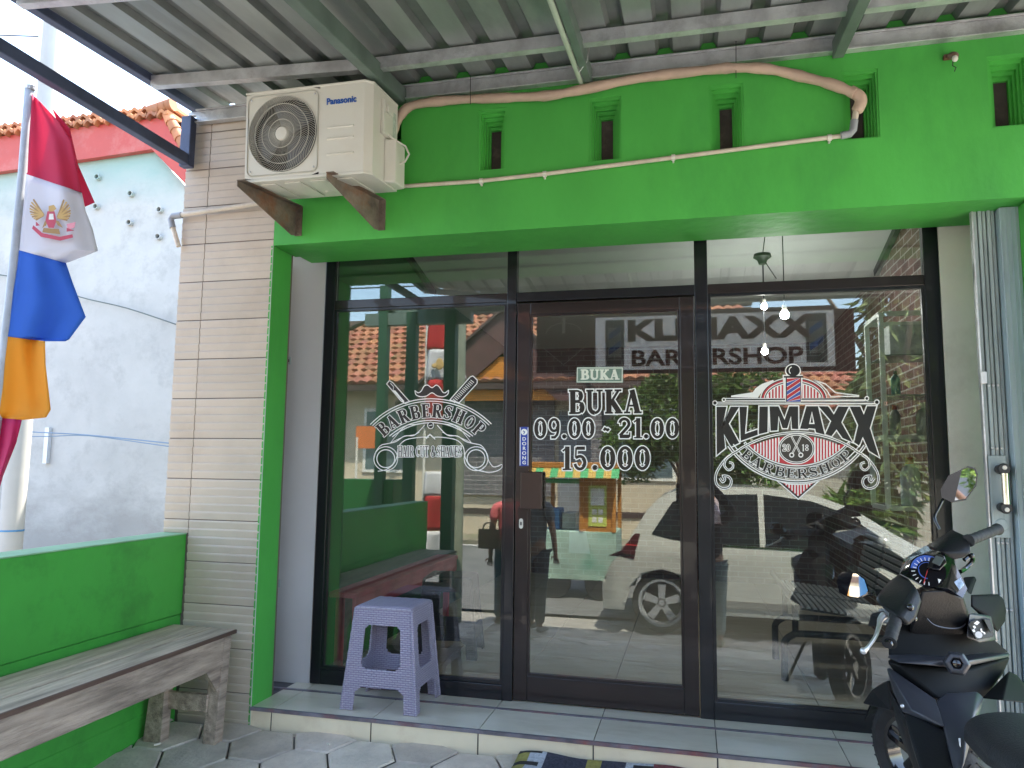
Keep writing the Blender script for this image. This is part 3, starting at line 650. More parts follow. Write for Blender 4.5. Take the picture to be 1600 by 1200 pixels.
fr('sill_rail',(.058,.002,0),(M1L,D0-.002,.072)); fr('sill_rail',(M2R,.002,0),(FR-.062,D0-.002,.080))
for (a,b) in ((.058,M1L),(M2R,FR-.062)):
    m=MB()
    for q in (((a,.006,.074),(a+.014,.03,TB)),((b-.014,.006,.074),(b,.03,TB)),((a+.014,.006,.074),(b-.014,.03,.092)),((a+.014,.006,TB-.014),(b-.014,.03,TB))): m.box(*q)
    m.build('glazing_bead',ALUB,sf,bevel=.001)
YG=.018
def pane(name,x0,z0,x1,z1,par): m=MB(); m.box((x0,YG,z0),(x1,YG+.005,z1)); return m.build(name,PANE,par)
gl=pane('glass_pane',.06,.075,M1L,TB,sf); gr=pane('glass_pane',M2R,.085,FR-.062,TB,sf)
pane('top_pane',.06,TT,M1L,ZT-.035,sf); pane('top_pane',M1R,TT,M2L,ZT-.035,sf); pane('top_pane',M2R,TT,FR-.062,ZT-.035,sf)
# door
dr=thing('glass_door','brown framed glass door with opening hours lettering and a black handle box','door',(1.53,.02,0))
def df(name,a,b,mt=ALU): m=MB(); m.box(a,b); return m.build(name,mt,dr,bevel=.003)
dx0,dx1=M1R+.004,M2L-.004; zt=TB-.008
df('stile',(dx0,.004,.008),(dx0+.068,.044,zt)); df('stile',(dx1-.068,.004,.008),(dx1,.044,zt))
df('top_rail',(dx0+.068,.005,zt-.062),(dx1-.068,.043,zt)); df('bottom_rail',(dx0+.068,.005,.008),(dx1-.068,.043,.125))
gd=pane('glass_pane',dx0+.068,.125,dx1-.068,zt-.062,dr)
m=MB()
for q in (((dx0+.068,.008,.125),(dx0+.078,.03,zt-.062)),((dx1-.078,.008,.125),(dx1-.068,.03,zt-.062)),((dx0+.078,.008,.125),(dx1-.078,.03,.137)),((dx0+.078,.008,zt-.072),(dx1-.078,.03,zt-.062))): m.box(*q)
m.build('glazing_bead',ALU,dr,bevel=.001)
a=at(814,737,y=-.02); b=at(847,796,y=-.02); m=MB(); m.box((a[0],-.03,b[2]),(b[0],.0035,a[2])); hb=m.build('handle',ALUH,dr,bevel=.004)
m=MB(); p=at(814,818,y=0); rbox(m,p[0]-.010,.001,p[2]-.025,p[0]+.010,.0035,p[2]+.025,.0099); lk=m.build('lock',ACW,dr)
m=MB(); rbox(m,p[0]-.003,-.002,p[2]-.009,p[0]+.003,.001,p[2]+.009,.0029); m.build('keyhole',DARK,lk)
# the small blue DORONG sticker
D=Decal(lambda u,v:at(u,-v,y=.0035)); q=[(812,-667),(826,-667),(826,-728),(811.5,-728)]
D.poly(q,0); D.line([(813,-668),(812.6,-727)],1.2,1); D.line([(825,-668),(825,-727)],1.0,1); D.disc(819,-675,5,5,1,16); D.line([(817,-673),(820,-675),(818,-678)],1.2,0)
o=D.mb.build('push_sticker',[mat('royal blue sticker',(.02,.06,.38),.4),WHITEV],dr)
for i,ch in enumerate('DORONG'):
    p=at(819,686+i*7.4,y=.0028); text('sticker_letter',ch,.0235,Matrix.Translation(p)@FRONT,WHITEV,o,.0002,.0006,sx=1.15)
    bpy.context.scene.collection.objects[-1] if False else None
# BUKA / hours / price
c2=lambda u,v:at(820+u/6,560-v/6,y=YG-.0008)
D=Decal(c2)
line=lambda x0,y0,slope=0.0:(lambda s_:(x0+s_,-y0-slope*s_,-slope))
lettering(D,'BUKA',line(405,522,-.012),225,700,0,1,.048,1.15)
lettering(D,'09.00',line(85,752,-.004),188,580,0,1,.055,1.0)
lettering(D,'-',line(722,752),188,90,0,1,.055,1.15)
lettering(D,'21.00',line(868,750,0),190,590,0,1,.055,1.0)
lettering(D,'15',line(340,1048),222,256,0,1,.045,1.0)
lettering(D,'.000',line(622,1046),222,566,0,1,.045,1.0)
D.mb.build('hours_lettering',[WHITEV,BLACKV],dr)
D=Decal(c2)
D.poly([(488,-80),(922,-80),(922,-228),(484,-228)],0)
for a_,b_ in (((494,-90),(914,-90)),((494,-90),(490,-220)),((914,-90),(912,-220)),((490,-220),(912,-220))): D.line([a_,b_],8,1,ext=4)
lettering(D,'BUKA',line(520,197,0),92,370,1,None,.03,1.0)
D.mb.build('open_sign',[mat('worn green sign',(.16,.25,.20),.5,var=.2,vs=20),mat('cream print',(.75,.78,.68),.5)],dr)
# price list sheet taped inside the door
D=Decal(lambda u,v:at(820+u/6,680-v/6,y=YG+.007),0,-.00002)
D.poly([(418,-890),(572,-882),(612,-1112),(412,-1100)],0)
for k in range(9):
    y=910+k*21; D.line([(430,-y),(430+ (120 if k<3 else 60),-y-1)],5,1)
    if k>3: D.line([(560,-y-2),(600,-y-3)],5,1)
D.mb.build('price_sheet',[mat('grey paper',(.42,.42,.46),.8),mat('grey print',(.12,.12,.16),.8)],dr)
# ---------------- big round logo on the right pane ----------------
n_=lambda P:[(x,-y) for x,y in P]
D=Decal(lambda u,v:at(1090+u/5,560-v/5,y=YG-.0008)); Wt,Bk,Rd,Bl=0,1,2,3
# shoulders
D.poly(n_([(262,303),(262,290),(430,265),(455,232),(500,200),(590,168),(600,185),(545,215),(500,265),(470,308)]),Wt)
D.line(n_([(905,168),(1000,200),(1040,235),(1078,268),(1258,290),(1258,298),(1120,296),(1040,300),(1010,250),(960,200),(905,168)]),9,Wt)
# arch
E_=lambda rx,ry,n=36:[(750+rx*math.cos(R(180-180*i/n)),-318+ry*math.sin(R(180-180*i/n))) for i in range(n+1)]
D.poly(E_(262,172),Wt); D.poly(E_(254,164),Bk); D.poly(E_(246,157),Rd); D.poly(E_(232,145),Wt); D.poly(E_(226,138),Bk); D.poly(E_(218,130),Wt); D.poly(E_(212,122),Rd)
for k in range(-8,9):
    x=750+k*25; hh=122*math.sqrt(max(0,1-((x-750)/212)**2))
    if hh>8: D.line([(x,-318),(x,-318+hh)],12,Wt)
for a_,b_,w_ in (((215,322),(1310,322),24),((135,349),(1400,349),20)):
    D.line(n_([a_,b_]),w_,Wt)
for a_,b_,w_ in (((205,323),(1322,315),11),((135,349),(1400,344),7)): D.line(n_([a_,b_]),w_,Bk)
for (x,y,r_) in ((205,323,17),(1322,313,19),(135,348,21),(1400,342,22)): D.disc(x,-y,r_,r_,Wt,18); D.disc(x,-y,r_-8,r_-8,Bk,18)
D.poly(n_([(682,128),(820,128),(820,160),(808,345),(688,345),(665,160),(665,128)]),Wt)
D.disc(745,-97,62,55,Wt); D.disc(745,-95,54,46,Bk); D.line([(745-30*math.cos(R(a)),-95+30*math.sin(R(a))) for a in range(-50,80,12)],7,Wt)
D.poly(n_([(673,137),(822,137),(822,151),(673,151)]),Bk); D.poly(n_([(688,151),(808,151),(806,340),(690,340)]),Bk)
D.poly(n_([(697,152),(802,152),(800,338),(699,338)]),Wt)
def clipstripe(x0,y0,x1,y1,m_):
    # slanted band between heights at the left and right edge of the pole
    pts=[(697,y0),(802,y1),(802,y1+28),(697,y0+28)]; pts=[(x,max(152,min(338,y))) for x,y in pts]
    D.poly(n_(pts),m_)
for k in range(-1,5):
    b=165+k*66
    clipstripe(0,b+60,0,b-10,Rd); clipstripe(0,b+60+33,0,b-10+33,Bl)
# KLIMAXX
LT=[[(148,378),(225,378),(192,545),(258,378),(325,378),(243,510),(325,660),(262,690),(205,590),(216,700),(150,755)],
[(327,378),(387,378),(370,590),(468,556),(470,597),(337,645)],
[(483,376),(549,376),(546,576),(478,592)],
[(562,375),(632,375),(679,480),(716,375),(785,375),(786,552),(737,550),(729,450),(700,545),(664,545),(632,450),(624,562),(570,566)],
[(850,374),(940,374),(992,596),(925,578),(918,550),(868,545),(860,552),(800,549)],
[(945,374),(1020,375),(1064,440),(1100,376),(1180,377),(1122,500),(1210,655),(1132,622),(1085,555),(1045,608),(998,592),(1044,490)],
[(1188,377),(1270,377),(1298,440),(1324,374),(1396,374),(1345,545),(1417,770),(1340,722),(1290,612),(1262,682),(1222,655),(1254,522)]]
for L_ in LT: D.line(n_(L_),19,Wt,closed=True)
for L_ in LT: D.poly(n_(L_),Bk)
D.line(n_([(893,425),(908,508),(876,508)]),10,Wt,closed=True)
# eye
def arcp(cx_,cy_,r_,a0,a1,n=30): return [(cx_+r_*math.cos(R(a0+(a1-a0)*i/n)),-(cy_-r_*math.sin(R(a0+(a1-a0)*i/n)))) for i in range(n+1)]
up=arcp(775,1412,832,126,54,36)
lo=arcp(775,322,642,-146,-34,36); lo_i=arcp(775,262,588,-137,-43,36)
D.poly(lo,Wt) if False else None
D.line(lo,26,Wt); D.line(lo,8,Bk); 
D.line(arcp(775,322,606,-145,-35,36),9,Wt)
D.poly([(x,y) for x,y in arcp(775,312,520,-137,-43,30)]+[(x,y) for x,y in arcp(775,1400,795,66,114,24)],Rd)
for k in range(-14,15):
    x=775+k*23.5
    if abs(x-775)<120: continue
    t_=(x-775); yb=312+math.sqrt(520**2-t_**2); yt=1400-math.sqrt(795**2-t_**2)
    if yb-yt>10: D.line([(x,-yt),(x,-yb)],11,Wt)
D.line(arcp(775,312,534,-140,-40,30),22,Wt); D.line(arcp(775,312,536,-139,-41,30),8,Bk)
D.disc(772,-705,146,122,Wt,36); D.disc(772,-705,138,114,Bk,36); D.disc(772,-705,132,108,Wt,36); D.disc(772,-705,126,102,mat and 4,36)
def num(txt,x,y,h):
    lettering(D,txt,line(x,y),h,62,Wt,4,.09,.75)
num('20',662,724,52)
G18={'1':'1'}
D.line(n_([(825,675),(825,722)]),9,Wt,ext=4); D.line(n_([(816,680),(826,674)]),6,Wt)
D.disc(853,-685,13,12,Wt,16);D.disc(853,-709,14,13,Wt,16);D.disc(853,-685,7,6,4,12);D.disc(853,-709,8,7,4,12)
for a_,b_ in (((735,612),(798,738)),((805,612),(742,738))): D.line(n_([a_,b_]),14,Wt,ext=3); D.line(n_([a_,b_]),5,4)
for x in (735,806): D.disc(x,-755,20,20,Wt,18); D.disc(x,-755,11,11,4,18)
lettering(D,'BARBERSHOP',lambda s_:(lambda a:(775+626*math.cos(a),-(312-626*math.sin(a)),a+PI/2))(R(-135.5)+s_/626),76,980,0,1,.06,1.0)
for sx in (1,-1):
    fx=lambda x:(775+(x-775)*sx)
    cap_=[(fx(1240),-695),(fx(1185),-690),(fx(1215),-735)]
D.line(up,20,Wt); D.line(up,6,Bk)
for sx in (1,-1):
    X=lambda x:775+(x-790)*sx
    sw=[(1240,718),(1330,770),(1395,850),(1425,920),(1415,985),(1370,1015),(1320,1005),(1302,960),(1322,925),(1365,918),(1352,945),(1370,965),(1392,935)]
    D.line([(X(x),-y) for x,y in smooth(sw,3) for x,y in [(x,y)]] if False else [(X(p[0]),-p[1]) for p in smooth(sw,3)],20,Wt); D.line([(X(p[0]),-p[1]) for p in smooth(sw,3)],7,Bk)
    s2=[(1300,755),(1345,790),(1355,840),(1325,872),(1292,855),(1292,822),(1320,812)]
    D.line([(X(p[0]),-p[1]) for p in smooth(s2,3)],18,Wt); D.line([(X(p[0]),-p[1]) for p in smooth(s2,3)],5,Bk)
D.poly(n_([(605,948),(785,1105),(955,955),(870,975),(785,980),(700,975)]),Wt); D.poly(n_([(630,960),(785,1093),(930,965),(865,984),(785,989),(700,985)]),Bk); D.poly(n_([(665,972),(785,1078),(900,975),(860,985),(785,990),(710,986)]),Rd)
for k in range(-5,6):
    x=783+k*23; yt=988-abs(k)*1.5; yb=1076-abs(x-785)*.9
    if yb>yt+4: D.line([(x,-yt),(x,-yb)],10,Wt)
NOFILL=mat('smoked vinyl',(.05,.045,.04),.3)
D.mb.build('shop_logo_sticker',[WHITEV,BLACKV,REDV,BLUEV,NOFILL],sf)
# ---------------- scissors logo on the left pane ----------------
D=Decal(lambda u,v:at(560+u/6,560-v/6,y=YG-.0008))
def ol(P,w_,closed=False): D.line(n_(P),w_,Wt,closed=closed)
rz_=[(265,240),(290,208),(320,225),(480,405),(440,425),(400,400)]
D.poly(n_(rz_),Bk); ol(rz_,8,True); D.poly(n_([(320,300),(345,300),(430,400),(425,415)]),Wt); ol([(300,232),(330,265),(325,300),(430,420)],5)
cb=[(858,388),(1050,172),(1075,165),(1115,205),(1112,235),(945,415)]
D.poly(n_(cb),Bk); ol(cb,8,True)
for k in range(15):
    f=k/14; x=872+f*180; y=392-f*190; ol([(x,y),(x+32,y+26)],6)
mu=[(530,300),(540,340),(580,358),(640,352),(690,322),(740,352),(800,358),(838,335),(845,300),(815,322),(790,315),(760,270),(730,250),(690,275),(650,250),(615,262),(590,305),(560,322)]
D.poly(n_(mu),Bk); ol(smooth(mu+mu[:1],3),8)
A=lambda r_,a0,a1,n=32:[(682+r_*math.cos(R(a0+(a1-a0)*i/n)),-(378+793)+r_*math.sin(R(a0+(a1-a0)*i/n))) for i in range(n+1)]
D.line(A(793,136,44.5),9,Wt); D.line(A(770,135.5,45),9,Wt)
D.line(A(590,131.5,48.5),9,Wt); D.line(A(568,130,50),9,Wt)
lettering(D,'BARBERSHOP',lambda s_:(lambda a:(682+617*math.cos(a),-1171+617*math.sin(a),a-PI/2))(R(136)-s_/617),128,990,0,1,.05,1.1)
# scissors
for sx in (1,-1):
    X=lambda x:(682+(x-682)*sx)
    bl=[(760,610),(900,625),(960,665),(1060,790),(930,730),(830,715),(790,690)] if sx==1 else [(760,610),(900,625),(960,665),(1060,790),(930,730),(830,715),(790,690)]
    ol([(X(a),b) for a,b in bl],7)
    arm=[(700,740),(760,738),(850,748),(930,770),(985,830),(1000,920),(1040,1000),(1110,1045),(1180,1058)]
    ol([(X(a),b) for a,b in smooth(arm,4)],8)
    arm2=[(740,625),(800,690),(850,725),(930,728),(1010,780),(1090,800),(1150,815),(1195,870),(1215,940)]
    ol([(X(a),b) for a,b in smooth(arm2,4)],8)
    cxr,cyr=(1105,940) if sx==1 else (259,940)
    D.line([(cxr+112*math.cos(R(a)),-cyr+112*math.sin(R(a))) for a in range(0,361,12)],8,Wt); D.line([(cxr+84*math.cos(R(a)),-cyr+84*math.sin(R(a))) for a in range(0,361,12)],9,Wt)
ol(smooth([(1200,880),(1225,960),(1265,1015),(1310,1010),(1345,995),(1345,1025),(1300,1055),(1220,1068),(1130,1050)],4),8)
D.poly(n_([(630,745),(672,705),(722,748),(722,765),(672,720),(640,757)]),Wt)
D.disc(679,-628,32,34,Wt,20); D.disc(679,-628,25,27,Bk,20); D.line(n_([(662,632),(697,624)]),6,Wt)
lettering(D,'HAIR',line(372,922,0),100,152,0,1,.065,.85); lettering(D,'CUT',line(540,922,0),100,122,0,1,.065,.85); lettering(D,'&',line(680,922,0),100,50,0,1,.065,.85); lettering(D,'SHAVES',line(738,922,0),100,236,0,1,.065,.85)
D.mb.build('scissors_logo_sticker',[WHITEV,BLACKV],sf)
# ---------------- interior ----------------
def brickmat(name,c1,c2,mo,scale,rot,ax='X'):
    m=bpy.data.materials.new(name); m.use_nodes=True; t=m.node_tree; N=t.nodes; L=t.links; b=N['Principled BSDF']; b.inputs['Roughness'].default_value=.7
    tc=N.new('ShaderNodeTexCoord'); mp=N.new('ShaderNodeMapping'); mp.inputs['Rotation'].default_value=rot; sp_=N.new('ShaderNodeSeparateXYZ'); cb_=N.new('ShaderNodeCombineXYZ'); L.new(tc.outputs['Object'],sp_.inputs[0]); L.new(sp_.outputs[ax],cb_.inputs[0]); L.new(sp_.outputs['Z'],cb_.inputs[1]); L.new(cb_.outputs[0],mp.inputs[0]); mp.inputs['Rotation'].default_value=(0,0,0)
    br=N.new('ShaderNodeTexBrick'); br.inputs['Color1'].default_value=c1+(1,); br.inputs['Color2'].default_value=c2+(1,); br.inputs['Mortar'].default_value=mo+(1,)
    br.inputs['Scale'].default_value=scale; br.inputs['Mortar Size'].default_value=.025; br.inputs['Brick Width'].default_value=.85; br.inputs['Row Height'].default_value=.28
    L.new(mp.outputs[0],br.inputs['Vector']); n=N.new('ShaderNodeTexNoise'); n.inputs['Scale'].default_value=9; L.new(mp.outputs[0],n.inputs['Vector'])
    mx=N.new('ShaderNodeMix'); mx.data_type='RGBA'; mx.blend_type='OVERLAY'; mx.inputs[0].default_value=.6; L.new(br.outputs[0],mx.inputs[6]); L.new(n.outputs[0],mx.inputs[7]); L.new(mx.outputs[2],b.inputs['Base Color']); return m
BRSHADE=brickmat('dark red brick wallpaper',(.07,.03,.028),(.11,.06,.055),(.19,.165,.16),5.2,(R(90),0,0))  # side wall's paper, with the dim interior's shade put into its colour
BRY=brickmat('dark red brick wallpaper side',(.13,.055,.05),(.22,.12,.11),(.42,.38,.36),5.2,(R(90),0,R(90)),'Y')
m=MB(); m.box((-.1,4.2,-.05),(3.4,4.3,3.0)); o=m.build('brick_papered_wall',BRSHADE); tag(o,'back wall of the shop with dark brick wallpaper','wall')
m=MB(); m.box((3.2,.122,0),(3.3,4.2,3.0)); o=m.build('brick_papered_wall',BRY); tag(o,'right inner wall of the shop with brick wallpaper','wall')
GIN=mat('dark green inner wall',(.02,.12,.035),.6,var=.08)
m=MB(); m.box((-.12,.122,0),(0,4.2,3.0)); o=m.build('green_inner_wall',GIN); tag(o,'green painted left inner wall of the shop','wall')
m=MB(); m.prism([(-.12,.122,2.876),(-.12,1.7,2.486),(-.12,4.3,2.40),(-.12,4.3,2.9),(-.12,.122,3.05)],(3.42,0,0)); struct(m.build('ceiling',mat('grey white ceiling',(.72,.75,.74),.8,var=.05)))
CORN=mat('dark cornice',(.05,.05,.05),.5)
m=MB(); m.bar((.018,.13,2.855),(.018,1.7,2.467),.03,.05); m.bar((3.18,.13,2.855),(3.18,1.7,2.467),.03,.05); o=m.build('cornice',CORN); tag(o,'dark cornice strips along the sloping shop ceiling','cornice')
# pendant bulbs
BULB=mat('glowing bulb',(1,1,1),.4,emit=(.95,.98,1),est=50)
def pend(u,v,y,r,lab,ztop):
    p=at(u,v,y=y); t=thing('pendant_lamp',lab,'pendant lamp',(p[0],p[1],p[2]-r),'bare bulbs hanging in the shop')
    m=MB(); m.ball(p,(r,r,r*1.0),18,12); m.build('bulb',BULB,t,smooth=True)
    m=MB(); m.lathe([(0,r*2.3),(r*.45,r*2.3),(r*.55,r*1.5),(r*.6,r*.8),(0,r*.8)],p,14); m.build('lamp_socket',ACW if r<.03 else BPL,t,smooth='auto')
    m=MB(); m.tube([p+np.array([0,0,r*2]),(p[0],p[1],ztop)],.0035,6); m.build('cord',BPL,t)
pend(1194,479,1.2,.020,'upper small bulb lamp left of the large one',2.50); pend(1226,492,1.0,.026,'largest glowing bulb lamp of the three in the shop',2.66); pend(1195,549,1.25,.021,'lowest bulb lamp with a pale socket',2.49)
p=at(1191,402,y=1.1); m=MB(); m.lathe([(0,.02),(.05,.02),(.055,0),(.03,-.02),(.022,-.045),(0,-.045)],p,20); m.tube([p,(p[0]+.02,p[1],p[2]+.14)],.003,6); m.tube([p,p+np.array([.05,0,-.09]),p+np.array([.08,.0,-.14])],.003,6); o=m.build('ceiling_rose',BPL,smooth='auto'); tag(o,'black ceiling rose with loose cable above the bulbs','ceiling rose')
for i,(u,v) in enumerate(((1222,352),)):
    p=at(u,v,y=.05); m=MB(); m.box((p[0]-.03,.052,p[2]-.008),(p[0]+.03,.06,p[2]+.004)); o=m.build('cord_clip',ACW); tag(o,'small white clip at the top of the right glass','clip')
# wall cabinet
CABM=mat('pale green white cabinet aluminium',(.80,.86,.82),.4,var=.05)
t=thing('wall_cabinet','glass fronted pale metal cabinet with bottles on the right inner wall','cabinet',(3.0,.45,.95))
x0,x1,y0,y1,z0,z1=2.875,3.195,.32,.62,.955,1.915; b=.022
for (x,y) in ((x0,y0),(x0,y1),(x1,y0),(x1,y1)):
    m=MB(); m.box((x-b/2 if x==x0 else x-b,y,z0),(x+b/2 if x==x0 else x,y+b,z1)); m.build('corner_post',CABM,t)
for z in (z0,z1,1.30):
    m=MB(); 
    m.box((x0+b/2,y0+.001,z-b/2),(x1-b,y0+b-.001,z+b/2)); m.box((x0+b/2,y1+.001,z-b/2),(x1-b,y1+b-.001,z+b/2)); m.box((x0-b/2+.001,y0+b,z-b/2),(x0+b/2-.001,y1,z+b/2)); m.build('cross_rail',CABM,t)
m=MB()
for z in (z0,1.29,1.5,1.70):
    m=MB(); m.box((x0+.012,y0+b,z+.006),(x1-.002,y1,z+.012)); m.build('shelf_board',mat('grey shelf glass',(.25,.3,.29),.2),t)
m=MB(); m.box((x1-.004,y0+.03,z0+.02),(x1-.001,y1,z1-.02)); m.build('back_panel',mat('grey cabinet back',(.30,.36,.35),.5,var=.3,vs=5),t)
m=MB(); m.box((2.93,.40,1.715),(3.12,.52,1.87)); o=m.build('product_box',mat('pale grey carton',(.62,.66,.68),.5,var=.2,vs=9)); tag(o,'pale grey carton on the top shelf of the wall cabinet','box')
BM=[mat('pale blue lotion bottle',(.66,.78,.88),.35,var=.2,vs=20),mat('clear grey bottle',(.60,.64,.64),.25),mat('red capped jar',(.30,.30,.30),.3),mat('teal bottle',(.05,.22,.22),.3)]
def bottle(x,y,z,h,r,mi,lab,capc):
    t=thing('bottle',lab,'bottle',(x,y,z),'bottles in the wall cabinet')
    m=MB(); m.lathe([(0,0),(r*.95,0),(r,h*.05),(r,h*.66),(r*.75,h*.78),(r*.4,h*.84),(r*.38,h*.88),(0,h*.88)],(x,y,z),18); m.build('bottle_body',BM[mi],t,smooth='auto')
    m=MB(); m.lathe([(0,h*.86),(r*.45,h*.86),(r*.42,h),(0,h)],(x,y,z),14); m.build('cap',mat('cap '+capc,dict(orange=(.6,.15,.03),red=(.5,.03,.03),white=(.7,.7,.7),black=(.02,.02,.02))[capc],.4),t,smooth='auto')
bottle(3.00,.42,.968,.235,.045,0,'pale blue bottle with orange cap on the lowest cabinet shelf','orange')
bottle(3.08,.42,1.302,.175,.04,1,'large clear bottle on the third cabinet shelf','white'); bottle(2.95,.45,1.302,.165,.026,2,'grey jar with red cap on the third cabinet shelf','red'); bottle(2.96,.45,1.512,.13,.022,3,'teal bottle on the second cabinet shelf','black')
# waiting chair unit
t=thing('waiting_bench','waiting bench with curved black tube frame and striped grey seats','bench',(2.8,.95,0))
def arch(y,nm='leg_frame'):
    m=MB(); m.tube(smooth([(2.425,y,0),(2.425,y,.15),(2.43,y,.205),(2.47,y,.24),(2.53,y,.25),(2.9,y,.25),(3.06,y,.25)],4),.019,12); m.build(nm,BPL,t,smooth=True)
arch(.76);arch(1.22)
m=MB(); m.tube([(2.485,.76,.245),(2.485,.76,.42)],.017,10); m.tube([(2.485,1.22,.245),(2.485,1.22,.42)],.017,10); m.tube([(2.485,.62,.415),(2.485,1.9,.415)],.017,10); m.build('upright',BPL,t,smooth=True)
STR=mat('pale grey slat',(.42,.45,.48),.4,metal=.3); STD=mat('dark gap slat',(.04,.05,.06),.5)
for k,y in enumerate((.66,1.16)):
    m=MB()
    for i in range(14): m.box((2.50+i*.033,y,.405-i*.0035),(2.50+i*.033+.02,y+.45,.413-i*.0035),0)
    m.box((2.495,y+.0,.396),(2.97,y+.45,.398),1) if False else m.prism([(2.495,y,.400),(2.97,y,.350),(2.97,y,.347),(2.495,y,.396)],(0,.45,0),1)
    m.build('seat',[STR,STD],t)
    m=MB()
    for i in range(11):
        z=.42+i*.036; m.box((2.96+i*.009,y,z),(2.972+i*.009,y+.45,z+.022),0)
    m.prism([(2.974,y,.41),(3.076,y,.83),(3.079,y,.83),(2.977,y,.41)],(0,.45,0),1); m.build('backrest',[STR,STD],t)
# inside bench and black wicker stool
REDP=mat('faded red wood',(.60,.09,.12),.6,var=.3,vs=4)
t=thing('red_bench','low red wooden bench inside along the green wall','bench',(.3,1.3,0))
m=MB(); m.box((.01,.16,.41),(.175,1.95,.44)); m.build('seat',REDP,t,bevel=.004); m=MB(); m.box((.155,.17,.325),(.168,1.94,.408)); m.build('apron',REDP,t)
for x in(.035,.135):
    for y in (.25,1.8): m=MB(); m.box((x-.018,y-.02,0),(x+.018,y+.02,.409)); m.build('leg',REDP,t)
def stool(loc,rot,mt,lab,g,h=.462,bt=.142,bb=.187,bwy=.165):
    t=thing('plastic_stool',lab,'stool',loc,g,rot=(0,0,rot))
    mts=mt; mt=mts[0]
    def P(sx,sy,z): f=z/h; a=bb+(bt-bb)*f; b_=bwy+(bt*.92-bwy)*f; return (sx*a,sy*b_,z)
    def panel(ax,sg,name):
        # one woven side: front frame with an opening, thickness inward
        th=.007
        def Q(s_,z,d=0):
            f=z/h
            if ax=='y': a=bb+(bt-bb)*f; b_=bwy+(bt*.92-bwy)*f; return (s_*a,sg*(b_-d),z)
            a=bwy+(bt*.92-bwy)*f; b_=bb+(bt-bb)*f; return (sg*(b_-d),s_*a,z)
        m=MB(); nu=44; nv=70
        def hole(s_,z):
            a=abs(s_)
            if z<.105*h/.462: 
                lim=.70-.03*(z/.1); 
                if z>.085: return a<lim-(z-.085)*6
                return a<lim
            if .185<z<.385:
                lim=.60
                dz=min(z-.185,.385-z); dx=lim-a
                if dx<=0: return False
                if dz<.034 and dx<.24: return (1-dz/.034)**2+(1-dx/.24)**2<1
                return True
            return False
        cells={}
        for i in range(nu):
            for j in range(nv):
                s0,s1=-1+2*i/nu,-1+2*(i+1)/nu; z0_,z1_=h*j/nv,h*(j+1)/nv
                if not hole((s0+s1)/2,(z0_+z1_)/2): cells[i,j]=1
        idx={}
        def vid(i,j,d):
            k=(i,j,d)
            if k not in idx:
                s_=-1+2*i/nu; z=h*j/nv; e=0
                if d==0:
                    e=-.0016*max(0,math.sin(i*PI/2+ (j%4>1)*PI))*(1 if 0<i<nu else 0)-.0008*math.sin(j*PI/1)*0-.0011*(j%2)*(1 if 0<i<nu else 0)
                idx[k]=len(m.v); m.v.append(Q(s_,z,d*th+e))
            return idx[k]
        fl=(ax=='y')==(sg>0)
        def F(*a):
            a=list(a); 
            if fl: a.reverse()
            m.f.append(a); m.m.append(0); m.t.append((1,1,1))
        for (i,j) in cells:
            F(vid(i,j,0),vid(i+1,j,0),vid(i+1,j+1,0),vid(i,j+1,0)); F(vid(i,j,1),vid(i,j+1,1),vid(i+1,j+1,1),vid(i+1,j,1))
            for di,dj,a,b_ in ((-1,0,(i,j),(i,j+1)),(1,0,(i+1,j+1),(i+1,j)),(0,-1,(i+1,j),(i,j)),(0,1,(i,j+1),(i+1,j+1))):
                if (i+di,j+dj) not in cells: F(vid(*b_,0),vid(*b_,1),vid(*a,1),vid(*a,0))
        return m.build(name,mt,t,local=True,smooth='auto')
    for ax,sg in (('y',-1),('y',1),('x',-1),('x',1)): panel(ax,sg,'side_panel')
    # rounded corner posts
    for sx in (-1,1):
        for sy in (-1,1):
            m=MB(); k=20; m.tube([P(sx*.985,sy*.985,h*i/k*.985) for i in range(k+1)],[.0085+.0012*(i%2) for i in range(k+1)],10); m.build('corner_edge',mt,t,local=True,smooth=True)
    m=MB(); n=26
    a,b_=bt+.004,bt*.92+.004
    def top(u,v):
        x=-a+2*a*u; y=-b_+2*b_*v; e=min(a-abs(x),b_-abs(y)); zz=h+.006-.010*max(0,1-e/.02)**2
        i=int(u*n);j=int(v*n); zz+=.0016*(((i//2+j)%2)) if e>.02 else 0
        return (x,y,zz)
    m.grid(top,n,n); m.build('seat',mts[1],t,local=True,smooth='auto',solid=.004)
    return t
